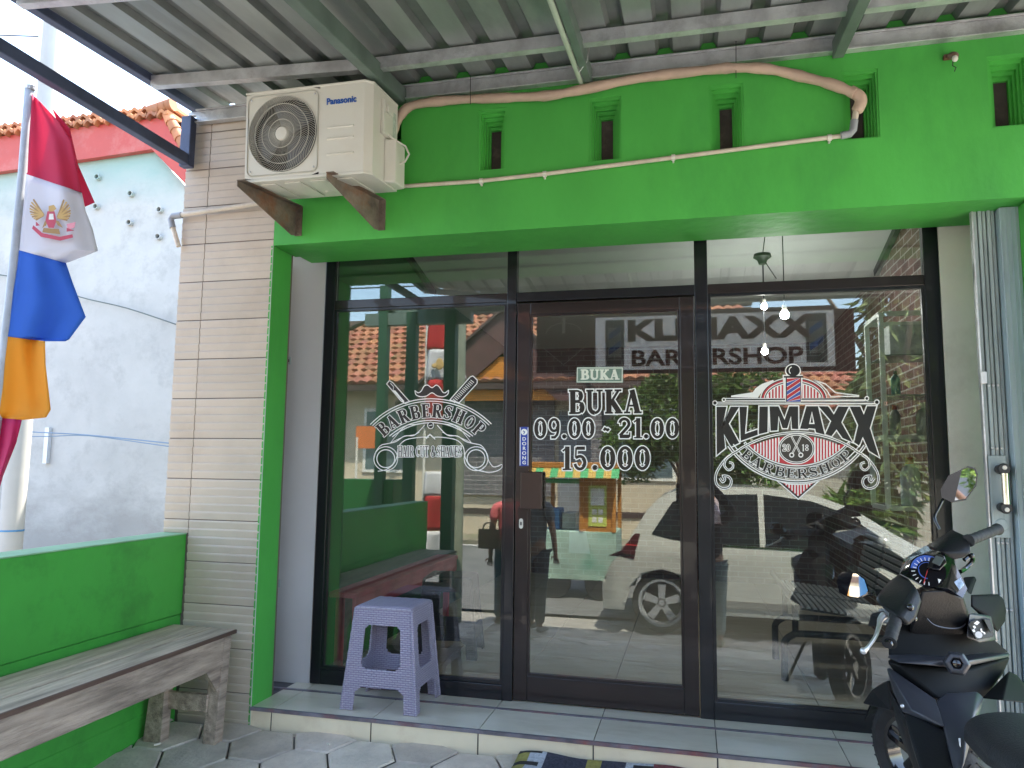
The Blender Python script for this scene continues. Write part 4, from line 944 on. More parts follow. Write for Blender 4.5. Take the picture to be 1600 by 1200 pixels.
def weave(name,c,c2,hor):
    m=bpy.data.materials.new(name); m.use_nodes=True; t=m.node_tree; N=t.nodes; L=t.links; b=N['Principled BSDF']; b.inputs['Roughness'].default_value=.42
    tc=N.new('ShaderNodeTexCoord'); sp=N.new('ShaderNodeSeparateXYZ'); cb=N.new('ShaderNodeCombineXYZ'); L.new(tc.outputs['Object'],sp.inputs[0])
    if hor: L.new(sp.outputs[0],cb.inputs[0]); L.new(sp.outputs[1],cb.inputs[1])
    else:
        ad=N.new('ShaderNodeMath'); ad.operation='ADD'; L.new(sp.outputs[0],ad.inputs[0]); L.new(sp.outputs[1],ad.inputs[1]); L.new(ad.outputs[0],cb.inputs[0]); L.new(sp.outputs[2],cb.inputs[1])
    br=N.new('ShaderNodeTexBrick'); br.inputs['Scale'].default_value=1; br.inputs['Brick Width'].default_value=.026; br.inputs['Row Height'].default_value=.0098; br.inputs['Mortar Size'].default_value=.0022; br.inputs['Mortar Smooth'].default_value=1.0
    br.inputs['Color1'].default_value=c+(1,); br.inputs['Color2'].default_value=tuple(x*.93 for x in c)+(1,); br.inputs['Mortar'].default_value=c2+(1,); L.new(cb.outputs[0],br.inputs['Vector']); L.new(br.outputs[0],b.inputs['Base Color'])  # crevices between strands are darker: recess shade painted into the colour
    bp=N.new('ShaderNodeBump'); bp.invert=True; bp.inputs['Strength'].default_value=1; bp.inputs['Distance'].default_value=.004; L.new(br.outputs[1],bp.inputs['Height']); L.new(bp.outputs[0],b.inputs['Normal']); return m
LILAC=weave('lilac woven plastic',(.47,.44,.57),(.27,.23,.40),False); LILACT=weave('lilac woven seat plastic',(.47,.44,.57),(.27,.23,.40),True); BPL2=weave('black woven plastic',(.03,.032,.035),(.01,.01,.012),False); BPL2T=weave('black woven seat plastic',(.03,.032,.035),(.01,.01,.012),True)
stool((.528,-.165,.0015),R(0),(LILAC,LILACT),'lilac woven plastic stool standing on the tiled step',None)
stool((.50,.80,0),R(8),(BPL2,BPL2T),'black woven plastic stool beside the red bench inside the shop',None)
# ---------------- doormat, cigarette ends ----------------
m=MB()
MC=[mat('mat yellow',(.36,.33,.10),.95,var=.2,vs=60,bump=1,bs=200),mat('mat navy',(.05,.055,.085),.95,var=.4,vs=90,bump=1,bs=200),mat('mat grey',(.42,.45,.50),.95,var=.3,vs=90),mat('mat black',(.03,.03,.03),.95),mat('mat red',(.22,.06,.07),.95,var=.4,vs=90,bump=1,bs=200)]
def mm_(u,v):
    x=u; 
    if x<.06: return 0 if (int(v*16)%3) else 3
    if x<.12: return 2 if (int(v*16)%3) else 3
    if x<.15: return 2
    if x<.36: return 1
    if x<.43: return 0
    if x<.56: return 1
    if x<.60: return 2
    if x<.70: return 3 if int(v*16)%2 else 2
    return 4
def mf(u,v):
    x=1.225+.80*u-.03*v; y=-.425-.42*v+.006*math.sin(u*17); ed=min(u,1-u,v)
    return (x,y,gz(y)+.010+.006*math.sin(u*11+v*3)+.004*math.sin(v*19)-.008*max(0,1-ed/.03)+(.012*max(0,1-v/.12)))
m.grid(mf,80,32,mf=mm_)
o=m.build('doormat',MC,smooth=True,solid=.008); tag(o,'rumpled patterned doormat in yellow, navy and red before the step','doormat')
for i,(u,v,a,lab) in enumerate(((738/3+0,800+1068/3,.9,'cigarette end by the bench leg'),(120/6+380-12,1135-20,0,''),(240+950/3.478,1000+562/3.478,-.8,'cigarette end on the pavers left of the stool'),(240+1148/3.478,1000+690/3.478,-.3,'cigarette end on the pavers below the stool'))):
    if i==1: continue
    p=at(u,v,z=-.085); z=gz(p[1])+.004; d=np.array([math.cos(a)*.012,math.sin(a)*.012+.004,0])
    m=MB(); q=np.array([p[0],p[1],z]); m.tube([q-d,q+d],.0038,8); o=m.build('cigarette_end',mat('stub paper',(.7,.66,.58),.8)); tag(o,lab,'cigarette end','cigarette ends on the ground')
# ---------------- neighbour house at the left ----------------
t=thing('neighbour_house','white plastered neighbouring house with red fascia and tiled roof','house',(-3,1.6,-.3))
YN=1.5
NW=mat('stained white plaster',(.46,.46,.44),.85,var=.10,vs=2.2,bump=.35,bs=12,stain=(.30,.295,.285),sscale=4.5,samt=.5)
# teal paint remnant high on the wall fades into the white by height and noise
def neighbour_mat():
    m=NW; T=m.node_tree; N=T.nodes; L=T.links; b=N['Principled BSDF']; src=b.inputs['Base Color'].links[0].from_socket
    g=N.new('ShaderNodeNewGeometry'); sp=N.new('ShaderNodeSeparateXYZ'); L.new(g.outputs['Position'],sp.inputs[0])
    n=N.new('ShaderNodeTexNoise'); n.inputs['Scale'].default_value=2.4; n.inputs['Detail'].default_value=8; n.inputs['Roughness'].default_value=.7
    a=N.new('ShaderNodeMath'); a.operation='MULTIPLY_ADD'; a.inputs[1].default_value=1.7; L.new(n.outputs[0],a.inputs[0]); L.new(sp.outputs[2],a.inputs[2])
    r=N.new('ShaderNodeMapRange'); r.inputs[1].default_value=4.05; r.inputs[2].default_value=4.6; L.new(a.outputs[0],r.inputs[0])
    mx=N.new('ShaderNodeMix'); mx.data_type='RGBA'; L.new(r.outputs[0],mx.inputs[0]); L.new(src,mx.inputs[6]); mx.inputs[7].default_value=(.27,.40,.37,1)
    # darker peeling grey low down
    n2=N.new('ShaderNodeTexNoise'); n2.inputs['Scale'].default_value=7; n2.inputs['Detail'].default_value=10; n2.inputs['Roughness'].default_value=.75
    a2=N.new('ShaderNodeMath'); a2.operation='MULTIPLY_ADD'; a2.inputs[1].default_value=-2.2; L.new(n2.outputs[0],a2.inputs[0]); L.new(sp.outputs[2],a2.inputs[2])
    r2=N.new('ShaderNodeMapRange'); r2.inputs[1].default_value=-.05; r2.inputs[2].default_value=-.55; r2.inputs[3].default_value=0; r2.inputs[4].default_value=.55; L.new(a2.outputs[0],r2.inputs[0])
    m2=N.new('ShaderNodeMix'); m2.data_type='RGBA'; L.new(r2.outputs[0],m2.inputs[0]); L.new(mx.outputs[2],m2.inputs[6]); m2.inputs[7].default_value=(.22,.21,.195,1); L.new(m2.outputs[2],b.inputs['Base Color'])
neighbour_mat()
ap=at(237,233,y=YN); rt_=at(291,292,y=YN); lf=at(0,268,y=YN)
sl_=(ap[2]-lf[2])/(ap[0]-lf[0]); Lx=-9.0; Lz=lf[2]-.0
m=MB(); m.prism([(Lx,YN,-.4),(-1.2,YN,-.4),(-1.2,YN,rt_[2]-.55),(rt_[0],YN,rt_[2]),(ap[0],YN,ap[2]),(lf[0],YN,lf[2]),(Lx,YN,lf[2]-.1)],(0,.2,0)); m.build('wall',NW,t)
FAS=mat('red fascia paint',(.45,.06,.045),.5,var=.12,vs=2,stain=(.6,.35,.3),sscale=3,samt=.25)
a0=at(0,213,y=YN-.06); a1=at(268,182,y=YN-.06); a2=at(0,268,y=YN-.06); a3=at(237,233,y=YN-.06); a4=at(292,245,y=YN-.06); a5=at(292,290,y=YN-.06)
m=MB(); m.prism([(Lx,YN-.06,a0[2]),a0,a1,a3,a2,(Lx,YN-.06,a2[2])],(0,.055,0)); m.prism([a1,a4,a5,a3],(0,.055,0)); m.build('fascia',FAS,t)
TERR=mat('terracotta roof tile',(.42,.17,.085),.8,var=.3,vs=7,attr=True,stain=(.22,.13,.09),sscale=6,samt=.5)
m=MB(); n=17
for i in range(-14,n):
    f=i/n; p=a0+(a1-a0)*f+np.array([0,-.02,0]); q=a0+(a1-a0)*(f+.98/n)+np.array([0,-.02,0])
    u=random.uniform(.8,1.25); m.tint=(u,u*random.uniform(.85,1.05),u*.9)
    d=(q-p); hh=.035+random.uniform(-.004,.008)
    for k in range(2):
        zo=.02+k*.075; yo=-.03+k*.05
        pr=[]
        for j in range(9):
            x=j/8; pr.append((p[0]+d[0]*x,p[1]+yo,p[2]+d[2]*x+zo+.034*math.sin(x*PI*2-.6)*.6+.03*x))
        m.prism(pr+[(b[0],b[1],b[2]-.03) for b in reversed(pr)],(0,.35,0))
m.build('roof_tile_row',TERR,t)
m=MB(); u0=a1+np.array([-.05,-.05,.03]); u1=a4+np.array([.02,-.05,.02])
for k in range(5):
    p=u0+(u1-u0)*(k/5); q=u0+(u1-u0)*((k+1.12)/5); uu=random.uniform(.8,1.2); m.tint=(uu,uu,uu); m.tube([p+np.array([0,.05,0]),q+np.array([0,.05,.0])],[.040,.050],12)
for k in range(3): m.tube([u0+np.array([-.16+k*.06,.04,.035+k*.012]),u0+np.array([-.05+k*.06,.04,.045+k*.012])],[.045,.055],12)
m.build('ridge_tile',TERR,t,smooth='auto')
m=MB(); m.prism([(Lx,YN,4.0),(-2.2,YN,3.95),(-2.2,YN+3,3.3),(Lx,YN+3,3.3)],(0,0,.04)); m.build('roof',TERR,t)
for (u,v) in ((155,278),(207,304),(153,324),(252,329),(205,349),(250,371)):
    p=at(u,v,y=YN); Mx=Matrix(((1,0,0,p[0]),(0,0,-1,YN-.004),(0,1,0,p[2]),(0,0,0,1)))
    m=MB(); m.lathe([(.020,-.01),(.020,.03),(.027,.03),(.027,-.01)],(0,0,0),16,0,Mx); m.lathe([(0,.0),(.021,.0)],(0,0,0),14,1,Mx); m.build('vent_pipe_end',[NW,DARK],t)
def wire(name,lab,pts,r,mt):
    m=MB(); m.tube(smooth(pts,4),r,6); o=m.build(name,mt); tag(o,lab,'cable'); return o
wire('wall_cable','thin dark cable sagging across the white neighbouring wall',[at(u,v,y=YN-.04) for u,v in ((-10,428),(60,440),(125,464),(200,482),(290,512))],.006,mat('green grey cable',(.12,.15,.14),.6))
wire('service_wire','pair of thin blue wires strung low in front of the neighbouring wall',[at(u,v,y=.9) for u,v in ((-10,672),(70,676),(140,680),(260,692),(300,697))],.005,mat('blue grey wire',(.16,.25,.36),.6))
wire('service_wire','lower of the thin blue wires strung in front of the neighbouring wall',[at(u,v,y=.9) for u,v in ((-10,681),(70,682),(140,681),(260,697),(300,700))],.004,mat('blue grey wire',(.16,.25,.36),.6))
m=MB(); a=at(75,668,y=YN-.03); b=at(67,724,y=YN-.03); m.box((a[0]-.025,YN-.035,b[2]),(a[0]+.015,YN-.002,a[2])); o=m.build('cable_bracket',mat('light bracket steel',(.62,.65,.68),.5,metal=.2)); tag(o,'thin pale steel cable bracket on the white neighbouring wall','bracket')
m=MB(); p=at(60,300,y=.45); q=at(22,860,y=.45); m.lathe([(.074,-.4),(.066,5.6),(0,5.6)],(-2.477,.45,0),20); o=m.build('utility_pole',mat('pale concrete pole',(.40,.40,.39),.8,var=.08,vs=3,bump=.1,bs=20),smooth='auto'); tag(o,'tall pale concrete utility pole behind the coloured flag','pole')
m=MB()
for z in (.66,): m.lathe([(.074,z),(.0755,z+.006),(.074,z+.012)],(-2.477,.45,0),20)
o=m.build('blue_tie_band',mat('blue string',(.05,.2,.4),.6)); tag(o,'blue string tied round the pale utility pole','string')
wire('overhead_wire','black overhead wire crossing the sky beside the pale pole',[at(u,v,y=3) for u,v in ((-40,54),(0,55),(60,57))],.008,BPL)
# flag with pole
t=thing('flag_pole','leaning grey flagpole with a long red, white, blue and orange banner','flag',(-1.05,-1.15,0))
dz=3.25
PT=[(48,138),(38,270),(25,400),(8,560),(-6,680),(-20,800),(-40,1000)]
m=MB(); m.tube([at(u-2,v,dep=dz-.0006*(v-138)) for u,v in PT],.019,12); m.build('pole',mat('grey painted bamboo pole',(.36,.40,.46),.5,var=.15,vs=8,stain=(.2,.2,.22),sscale=9,samt=.4),t,smooth=True)
m=MB(); m.tube([at(47,140,dep=dz),at(47.5,134,dep=dz)],.023,12); m.build('pole_cap',GALV,t)
# rows down the flag: left px, right px
rows=[((50,146),(66,163)),((48,180),(92,190)),((45,225),(112,222)),((43,270),(127,300)),((41,272),(128,301)),((38,310),(134,330)),((34,350),(145,358)),((31,385),(153,392)),((30,391),(103,411)),((27,420),(113,440)),((20,460),(134,495)),((10,505),(108,530)),((6,520),(102,533)),((5,525),(70,533)),((4,560),(71,570)),((-4,600),(79,640)),((-8,640),(72,652)),((-10,652),(34,656)),((-14,700),(26,690)),((-20,760),(4,745)),((-26,800),(-8,790))]
cols=[0,0,0,0,1,1,1,1,2,2,2,2,2,3,3,3,3,4,4,4]
FL=[mat('flag crimson',(.62,.05,.13),.8,var=.04,trans=.45),mat('flag white',(.72,.72,.78),.8,var=.03,trans=.35),mat('flag blue',(.035,.17,.62),.8,var=.04,trans=.4),mat('flag orange',(.80,.36,.03),.8,var=.05,trans=.4),mat('flag magenta',(.55,.02,.12),.8,var=.04,trans=.4)]
def flagpt(r,u,back=0):
    (a,b),(c,d)=rows[r]; x=a+(c-a)*u; y=b+(d-b)*u; v=(b-138)
    wv=.035*math.sin(u*5.5+r*.35)*u+.02*math.sin(u*11-r*.5)*u
    return at(x,y,dep=dz-.0006*v-.01+wv)
for ci,nm in enumerate(('red_field','white_field','blue_field','orange_field','magenta_field')):
    m=MB()
    for r in range(len(rows)-1):
        if cols[r]!=ci: continue
        if ci!=cols[max(r-1,0)] and False: continue
        sub=3
        for k in range(sub):
            for i in range(16):
                def L_(kk,ii): a=flagpt(r,ii/16); b=flagpt(r+1,ii/16); return a+(b-a)*kk
                m.poly([L_(k/sub,i),L_((k+1)/sub,i),L_((k+1)/sub,i+1),L_(k/sub,i+1)])
    o=m.build(nm,FL[ci],t,smooth=True,solid=.002,weld=True)
m=MB(); Fd=lambda u,v,o_=0:at(u,v,dep=dz-.05+o_)
m.prism([Fd(82,170),Fd(108,200),Fd(122,262,.02),Fd(118,272,.03)],(.0,.004,0)); m.prism([Fd(118,250,.03),Fd(147,316,.05),Fd(131,323,.04),Fd(122,296,.03)],(0,.004,0)); m.build('folded_corner',FL[0],t)
# emblem: golden bird with spread wings, shield and ribbon, as printed on the flag
m=MB(); Ed=lambda u,v,k=0:at(u,v,dep=dz-.068-.0006*k-.0006*(v-138)*.8)
def ep(P,mi,k): m.prism([Ed(a,b,k) for a,b in P],(0,.0006,0),mi)
for sgn,cx_,cy_ in ((-1,68,336),(1,90,340)):
    for i in range(9):
        a0=R(128+ i*12) if sgn<0 else R(68-i*12); l=26-i*1.1
        tip=(cx_+l*math.cos(a0),cy_-l*math.sin(a0)-4); 
        n_a=a0+PI/2; 
        ep([(cx_-1.6*math.cos(n_a),cy_+1.6*math.sin(n_a)),(tip[0]-1.3*math.cos(n_a),tip[1]+1.3*math.sin(n_a)),(tip[0]+1.3*math.cos(n_a),tip[1]-1.3*math.sin(n_a)),(cx_+1.6*math.cos(n_a),cy_-1.6*math.sin(n_a))],0 if i%2 else 1,1+i%2)
ep([(74,330),(85,330),(88,345),(84,356),(76,356),(71,345)],2,3); ep([(77,334),(83,334),(84,343),(76,343)],3,4); ep([(76,322),(84,320),(88,326),(82,331),(76,331)],0,3)
ep([(68,356),(92,358),(94,366),(66,363)],1,3); ep([(52,352),(66,364),(93,370),(113,366),(114,371),(94,376),(64,370),(50,357)],2,4); ep([(56,346),(62,352),(56,353)],2,4); ep([(104,356),(116,360),(104,362)],2,4); ep([(104,350),(118,347),(116,356),(106,358)],4,3); ep([(74,344),(72,352),(66,356),(70,346)],1,3); ep([(86,344),(90,352),(98,356),(92,346)],1,3)
m.build('bird_emblem',[mat('gold print',(.55,.36,.14),.7),mat('brown gold print',(.36,.22,.09),.7),mat('crimson print',(.50,.07,.12),.7),mat('white print',(.8,.8,.8),.7),mat('pink print',(.75,.3,.38),.7)],t)
# ---------------- street side, seen in the glass ----------------
PRN=mat('banner brown print',(.14,.06,.06),.7,trans=.15); BAN=mat('banner white vinyl',(.92,.88,.86),.6,trans=.8,var=.04)
t=thing('hanging_banner','wide shop banner reading KLIMAXX BARBERSHOP hung under the canopy edge','banner',(1.95,-3.13,2.0))
YB=-3.13; m=MB(); zt0,zb0=2.58,2.005
m.prism([(.53,YB,zt0),(3.33,YB,zt0-.055),(3.33,YB,zb0-.03),(.53,YB,zb0)],(0,.002,0)); m.build('banner_cloth',BAN,t)
for yy in (YB+.0035,YB-.0015):
    m=MB(); m.box((.53,yy-.0006,zb0),(1.09,yy+.0006,zt0)); m.box((3.17,yy-.0006,zb0-.03),(3.33,yy+.0006,zt0-.055)); m.box((1.09,yy-.0006,zb0-.02),(3.17,yy+.0006,2.022)); m.box((1.09,yy-.0006,2.52),(3.17,yy+.0006,2.56)); m.build('dark_print',PRN,t)
for yy in ():
    m=MB(); m.prism([(1.09,yy,2.555),(3.17,yy,2.51),(3.17,yy,2.0),(1.09,yy,2.025)],(0,-.0015 if yy<YB else .0,0)) if False else m.box((1.09,min(yy,yy+.001),2.022),(3.17,max(yy,yy+.001),2.53)); m.build('white_field',BAN,t)
for s_,yy in ((1,YB-.004),(-1,YB+.0065)):
    # the print shows through the cloth, so it is mirrored on the inner side
    fl=Matrix.Diagonal((1,1,1,1))
    MX=lambda x,z:Matrix.Translation((x,yy,z))@FRONT
    text('banner_lettering','KLIMAXX',.265,MX(2.18,2.375),PRN,t,.0006,.012,sx=1.42)
    text('banner_lettering','BARBERSHOP',.20,MX(2.16,2.12),PRN,t,.0006,.005,sx=1.24)
    for x in (1.27,3.02):
        D=Decal(lambda u,v,x=x:(x+u,yy,v),0,.0)
        D.poly([(-.085,2.06),(.085,2.06),(.085,2.49),(-.085,2.49)],0); D.mb.v=[(a,b-(.0002),c) if s_>0 else (a,b+.0002,c) for a,b,c in D.mb.v]
        D2=Decal(lambda u,v,x=x:(x+u,yy-(.0008 if s_>0 else -.0008),v),0,0); D2.poly([(-.06,2.14),(.06,2.14),(.06,2.42),(-.06,2.42)],1)
        for k in range(2): D3=[(-.055,2.16+k*.14),(.055,2.24+k*.14),(.055,2.30+k*.14),(-.055,2.22+k*.14)]; D2.fn=lambda u,v,x=x:(x+u,yy-(.0014 if s_>0 else -.0014),v); D2.poly(D3,2)
        D.mb.add(D2.mb.v,D2.mb.f); D.mb.m=D.mb.m[:1]+D2.mb.m; D.mb.build('barber_pole_print',[mat('banner grey print',(.12,.12,.13),.7),BAN,mat('banner blue print',(.03,.12,.40),.7)],t)
text('banner_lettering','KLIMAXX',.115,Matrix.Translation((.79,YB+.003,2.31))@FRONT,BAN,t,.0008,.003,sx=1.0); text('banner_lettering','BARBERSHOP',.06,Matrix.Translation((.79,YB+.003,2.20))@FRONT,BAN,t,.0008,.002)
m=MB(); m.tube([(.79+.17*math.cos(R(a)),YB+.004,2.38+.10*math.sin(R(a))) for a in range(0,181,15)],.005,5); m.tube([(.60,YB+.004,2.24),(.79,YB+.004,2.08),(.98,YB+.004,2.24)],.005,5); m.tube([(.79,YB+.004,2.38),(.79,YB+.004,2.53)],.018,6); m.build('banner_crest',BAN,t)
# concrete pole and flag by the road
m=MB(); m.lathe([(.085,-.7),(.06,6.5),(0,6.5)],(-.62,-4.3,0),18); o=m.build('roadside_pole',mat('mossy concrete pole',(.20,.22,.17),.9,var=.3,vs=3),smooth='auto'); tag(o,'grey green concrete pole beside the road, seen in the glass','pole')
t=thing('roadside_flag','red and white banner with a gold emblem on a thin roadside pole','flag',(-1.0,-4.6,-.5))
m=MB(); m.tube([(-1.09,-4.5,-.6),(-1.09,-4.5,2.95)],.016,10); m.build('pole',ACW,t,smooth=True)
FR_=mat('flag red cloth',(.55,.03,.04),.8,trans=.3); FW_=mat('flag white cloth',(.75,.75,.77),.8,trans=.3)
def fl_(z0,z1,mt,w0=.30,w1=.30):
    m=MB(); m.grid(lambda u,v:(-1.07+(w0+(w1-w0)*v)*u,-4.5+.05*math.sin(u*5+v*2),z0+(z1-z0)*v),10,8); m.build('flag_field',mt,t,smooth=True,solid=.003)
fl_(2.82,2.48,FR_,.18,.32); fl_(2.48,2.12,FW_,.32,.50); fl_(2.12,1.6,FR_,.30,.34); fl_(1.05,.77,FW_,.2,.34); fl_(.77,.37,FR_,.34,.34); fl_(.37,-.05,FW_,.34,.28)
m=MB(); m.ball((-.90,-4.43,2.30),(.05,.01,.07),12,8); m.ball((-.96,-4.43,2.28),(.04,.01,.03),8,6); m.ball((-.84,-4.43,2.28),(.04,.01,.03),8,6); m.build('gold_emblem',mat('gold print',(.55,.36,.14),.7),t)
# opposite house
t=thing('opposite_house','cream house across the road with an orange tiled roof and brick porch gable','house',(-4,-14,-.6))
CREAM=mat('cream house wall',(.52,.44,.32),.85,var=.12,vs=1.5,stain=(.35,.29,.22),sscale=1,samt=.4)
BRO=brickmat('dark slate brick cladding',(.09,.085,.09),(.15,.13,.13),(.24,.23,.22),2.6,(R(90),0,0))
m=MB(); m.box((-9.5,-13.9,-.6),(3.2,-13.6,3.3)); m.box((-9.5,-19,-.6),(-9.2,-13.6,3.3)); m.box((2.9,-19,-.6),(3.2,-13.6,3.3)); m.build('wall',CREAM,t)
m=MB(); m.box((-9.3,-13.6,-.05),(3.2,-13.57,.08)); m.build('dark_band',mat('dark brown band',(.05,.03,.025),.7),t)
m=MB(); m.box((-3.55,-13.6,.45),(-1.2,-13.52,3.2)); m.box((-3.6,-13.58,.40),(-1.15,-13.5,.45)); m.build('brick_cladding',BRO,t)
for (x0,x1,z0,z1) in ((-6.1,-4.9,.9,2.5),(-8.3,-7.1,.9,2.5),(.2,1.6,.8,2.5)):
    m=MB(); m.box((x0,-13.60,z0),(x1,-13.56,z1)); m.box((x0+.08,-13.57,z0+.08),((x0+x1)/2-.03,-13.552,z1-.08),1); m.box(((x0+x1)/2+.03,-13.57,z0+.08),(x1-.08,-13.552,z1-.08),1); m.build('window',[ACW,mat('dim window pane',(.10,.14,.15),.1)],t)
def tileroof(name,x0,x1,ya,za,yb,zb,par,cw=.26,ch=.36,clip=None):
    """barrel-tiled roof plane from the eave (ya,za) up to the ridge (yb,zb)"""
    m=MB(); L=math.hypot(yb-ya,zb-za); nr=int(L/ch); nc=int((x1-x0)/cw); ny,nz=-(zb-za)/L*(1 if yb<ya else -1),abs(yb-ya)/L
    ny=(zb-za)/L*(1 if yb<ya else -1)
    for r in range(nr):
        for c in range(nc):
            f0,f1=r/nr,(r+1.12)/nr; xa=x0+c*cw+(cw/2 if r%2 else 0)
            if clip and not clip(xa,f0): continue
            u=random.uniform(.75,1.3); m.tint=(u,u*random.uniform(.8,1.1),u*random.uniform(.8,1.0))
            top=[];bot=[]
            for k in range(6):
                s_=k/5; x=xa+cw*s_; h_=.055*math.sin(s_*PI)
                for f,hh,L_ in ((f0,.045,bot),(f1,0,top)):
                    y=ya+(yb-ya)*f; z=za+(zb-za)*f; L_.append((x,y+ny*(h_+hh),z+nz*(h_+hh)))
            m.add(bot+top,[(k,k+1,7+k,6+k) for k in range(5)]+[(k+1,k,k,k+1)[:0] or (0,1,2,3)[:0] for _ in ()])
            m.add([bot[0]]+bot[1:]+[(bot[5][0],bot[5][1]-ny*.05,bot[5][2]-nz*.05),(bot[0][0],bot[0][1]-ny*.05,bot[0][2]-nz*.05)],[tuple(range(8))])
    m.build(name,TERR2,par)
    m=MB(); m.poly([(x0,ya,za-.02),(x1,ya,za-.02),(x1,yb,zb-.02),(x0,yb,zb-.02)]); m.build('roof_deck',mat('roof underlay',(.06,.04,.03),.9),par)
TERR2=mat('mossy clay roof tile',(.30,.125,.08),.85,var=.25,vs=5,attr=True,stain=(.15,.14,.06),sscale=2.2,samt=.65)  # muted clay colour with mossy stains
tileroof('roof',-9.9,3.6,-12.9,3.05,-17.2,5.55,t,clip=lambda x,f:x>-9.9+f*2.4)
m=MB()
for k in range(28): m.bar((-7.6+k*.4,-17.2,5.60),(-7.18+k*.4,-17.2,5.62),.16,.12)
for k in range(12): m.bar((-9.9+k*.2,-12.9-k*.36,3.12+k*.209),(-9.68+k*.2,-13.3-k*.36,3.35+k*.209),.14,.1)
m.build('ridge_tile',TERR2,t,bevel=.02)
m=MB(); m.box((-9.8,-12.95,2.88),(3.5,-12.85,3.02)); m.build('fascia',mat('dark fascia',(.06,.035,.03),.7),t)
# porch gable with bamboo blind
m=MB(); GX,GZ=-2.34,4.73; 
m.prism([(GX-2.52,-12.9,2.60),(GX,-12.9,GZ),(GX+2.52,-12.9,2.60),(GX+1.34,-12.9,2.60),(GX,-12.9,3.73),(GX-1.34,-12.9,2.60)],(0,-.12,0)); m.build('eaves_panel',mat('dark red eaves panel',(.08,.035,.03),.6,var=.3),t)  # wide dark panel standing in for the eaves soffit
m=MB(); m.prism([(GX-2.62,-12.8,2.60),(GX,-12.8,GZ+.08),(GX,-12.8,GZ),(GX-2.62,-12.8,2.52)],(0,-2.4,0)); m.prism([(GX+2.62,-12.8,2.60),(GX,-12.8,GZ+.08),(GX,-12.8,GZ),(GX+2.62,-12.8,2.52)],(0,-2.4,0)); m.build('porch_roof',mat('dark porch roof',(.07,.045,.04),.8),t)
m=MB(); 
for k in range(44):
    z=2.62+k*.052; hw=(3.72-z)/.845
    if hw<.1: break
    u=random.uniform(.8,1.15); m.tint=(u,u,u); m.box((GX-hw,-12.99,z),(GX+hw,-12.97,z+.042))
m.build('bamboo_blind',mat('orange bamboo blind',(.62,.23,.03),.7,var=.2,vs=8,attr=True,stretch=(.4,1,6)),t)
for x in (GX+2.2,): m=MB(); m.box((x-.12,-13.2,-.6),(x+.12,-12.95,2.6)); m.build('porch_column',BRO,t)
m=MB(); m.box((-1.1,-13.58,.0),(.1,-13.55,2.4)); m.build('porch_shade_panel',mat('grey porch shade',(.16,.17,.18),.8),t)  # dark sheet on the wall, standing in for the shade under the porch
# second roof at the right, far
t=thing('far_house','grey plastered far house with a small tiled roof beyond the trees','house',(7,-16,-.6))
m=MB(); m.box((3.6,-17,-.6),(14,-16,2.7)); m.build('wall',mat('beige far wall',(.36,.34,.28),.9,var=.1),t); tileroof('roof',3.4,14.2,-15.3,2.55,-17.2,3.7,t)
for k in range(3): wire('overhead_wire',['upper','middle','lower'][k]+' of the overhead wires crossing the sky above the road',[(-15,-9.2-k*.1,4.6+k*.42),(0,-9.2,4.45+k*.42),(8,-9.2,4.4+k*.42),(20,-9.2,4.55+k*.42)],.014,BPL)
# trees
LEAF=mat('plain leaf green',(.07,.14,.025),.55,var=.35,vs=3,attr=True,trans=.35); LEAF2=mat('long pale leaf',(.11,.17,.06),.55,var=.35,vs=3,attr=True,trans=.35); BARK=mat('brown bark',(.12,.085,.06),.9,var=.3,vs=8,bump=.5)  # leaf colours vary at random from leaf to leaf
def crown(name,blobs,n,size,mt,par,long=1.0,droop=0):
    m=MB(); tot=sum(r[0]*r[1]*r[2] for c,r in blobs)
    for c,r in blobs:
        for _ in range(int(n*r[0]*r[1]*r[2]/tot)):
            d=Vector((random.gauss(0,1),random.gauss(0,1),random.gauss(0,1))).normalized()*random.uniform(.45,1.0)**.5
            p=Vector((c[0]+d.x*r[0],c[1]+d.y*r[1],c[2]+d.z*r[2])); 
            a=Vector((random.gauss(0,1),random.gauss(0,1),random.gauss(0,.6)-droop)).normalized(); b=a.cross(Vector((random.gauss(0,1),random.gauss(0,1),random.gauss(0,1)))).normalized()
            s_=size*random.uniform(.6,1.3); u=random.uniform(.55,1.5); m.tint=(u*random.uniform(.9,1.3),u,u*.9)
            m.add([p,p+a*s_*long*.5+b*s_*.22,p+a*s_*long,p+a*s_*long*.5-b*s_*.22],[(0,1,2,3)])
    return m.build(name,mt,par)
def tree(name,lab,cat,x,y,blobs,n,size,mt,h,grp=None,long=1.0,droop=0,limbs=4):
    t=thing(name,lab,cat,(x,y,gz(y)),grp)
    m=MB(); z0=gz(y); m.tube(smooth([(x,y,z0-.05),(x+.05,y,z0+h*.4),(x-.04,y,z0+h*.75),(x,y,z0+h)],4),[.09-.005*i for i in range(13)],8)
    for i in range(limbs):
        a=2*PI*i/limbs; m.tube([(x,y,z0+h*.55),(x+.5*math.cos(a)*h*.25,y+.5*math.sin(a)*h*.25,z0+h*.8),(x+math.cos(a)*h*.25,y+math.sin(a)*h*.25,z0+h)],[.04,.03,.015],6)
    m.build('trunk',BARK,t,smooth=True); crown('crown',blobs,n,size,mt,t,long,droop)
tree('leafy_tree','bushy green tree across the road in front of the far house','tree',1.9,-10.2,[((1.6,-10.2,2.0),(1.0,.8,.8)),((2.6,-10.3,1.7),(.9,.7,.9)),((.9,-10.1,1.5),(.6,.6,.7)),((2.0,-10.1,2.7),(.8,.6,.5)),((3.1,-10.2,2.5),(.55,.5,.5)),((2.9,-10.2,.9),(.6,.5,.6))],14000,.12,LEAF,2.2)
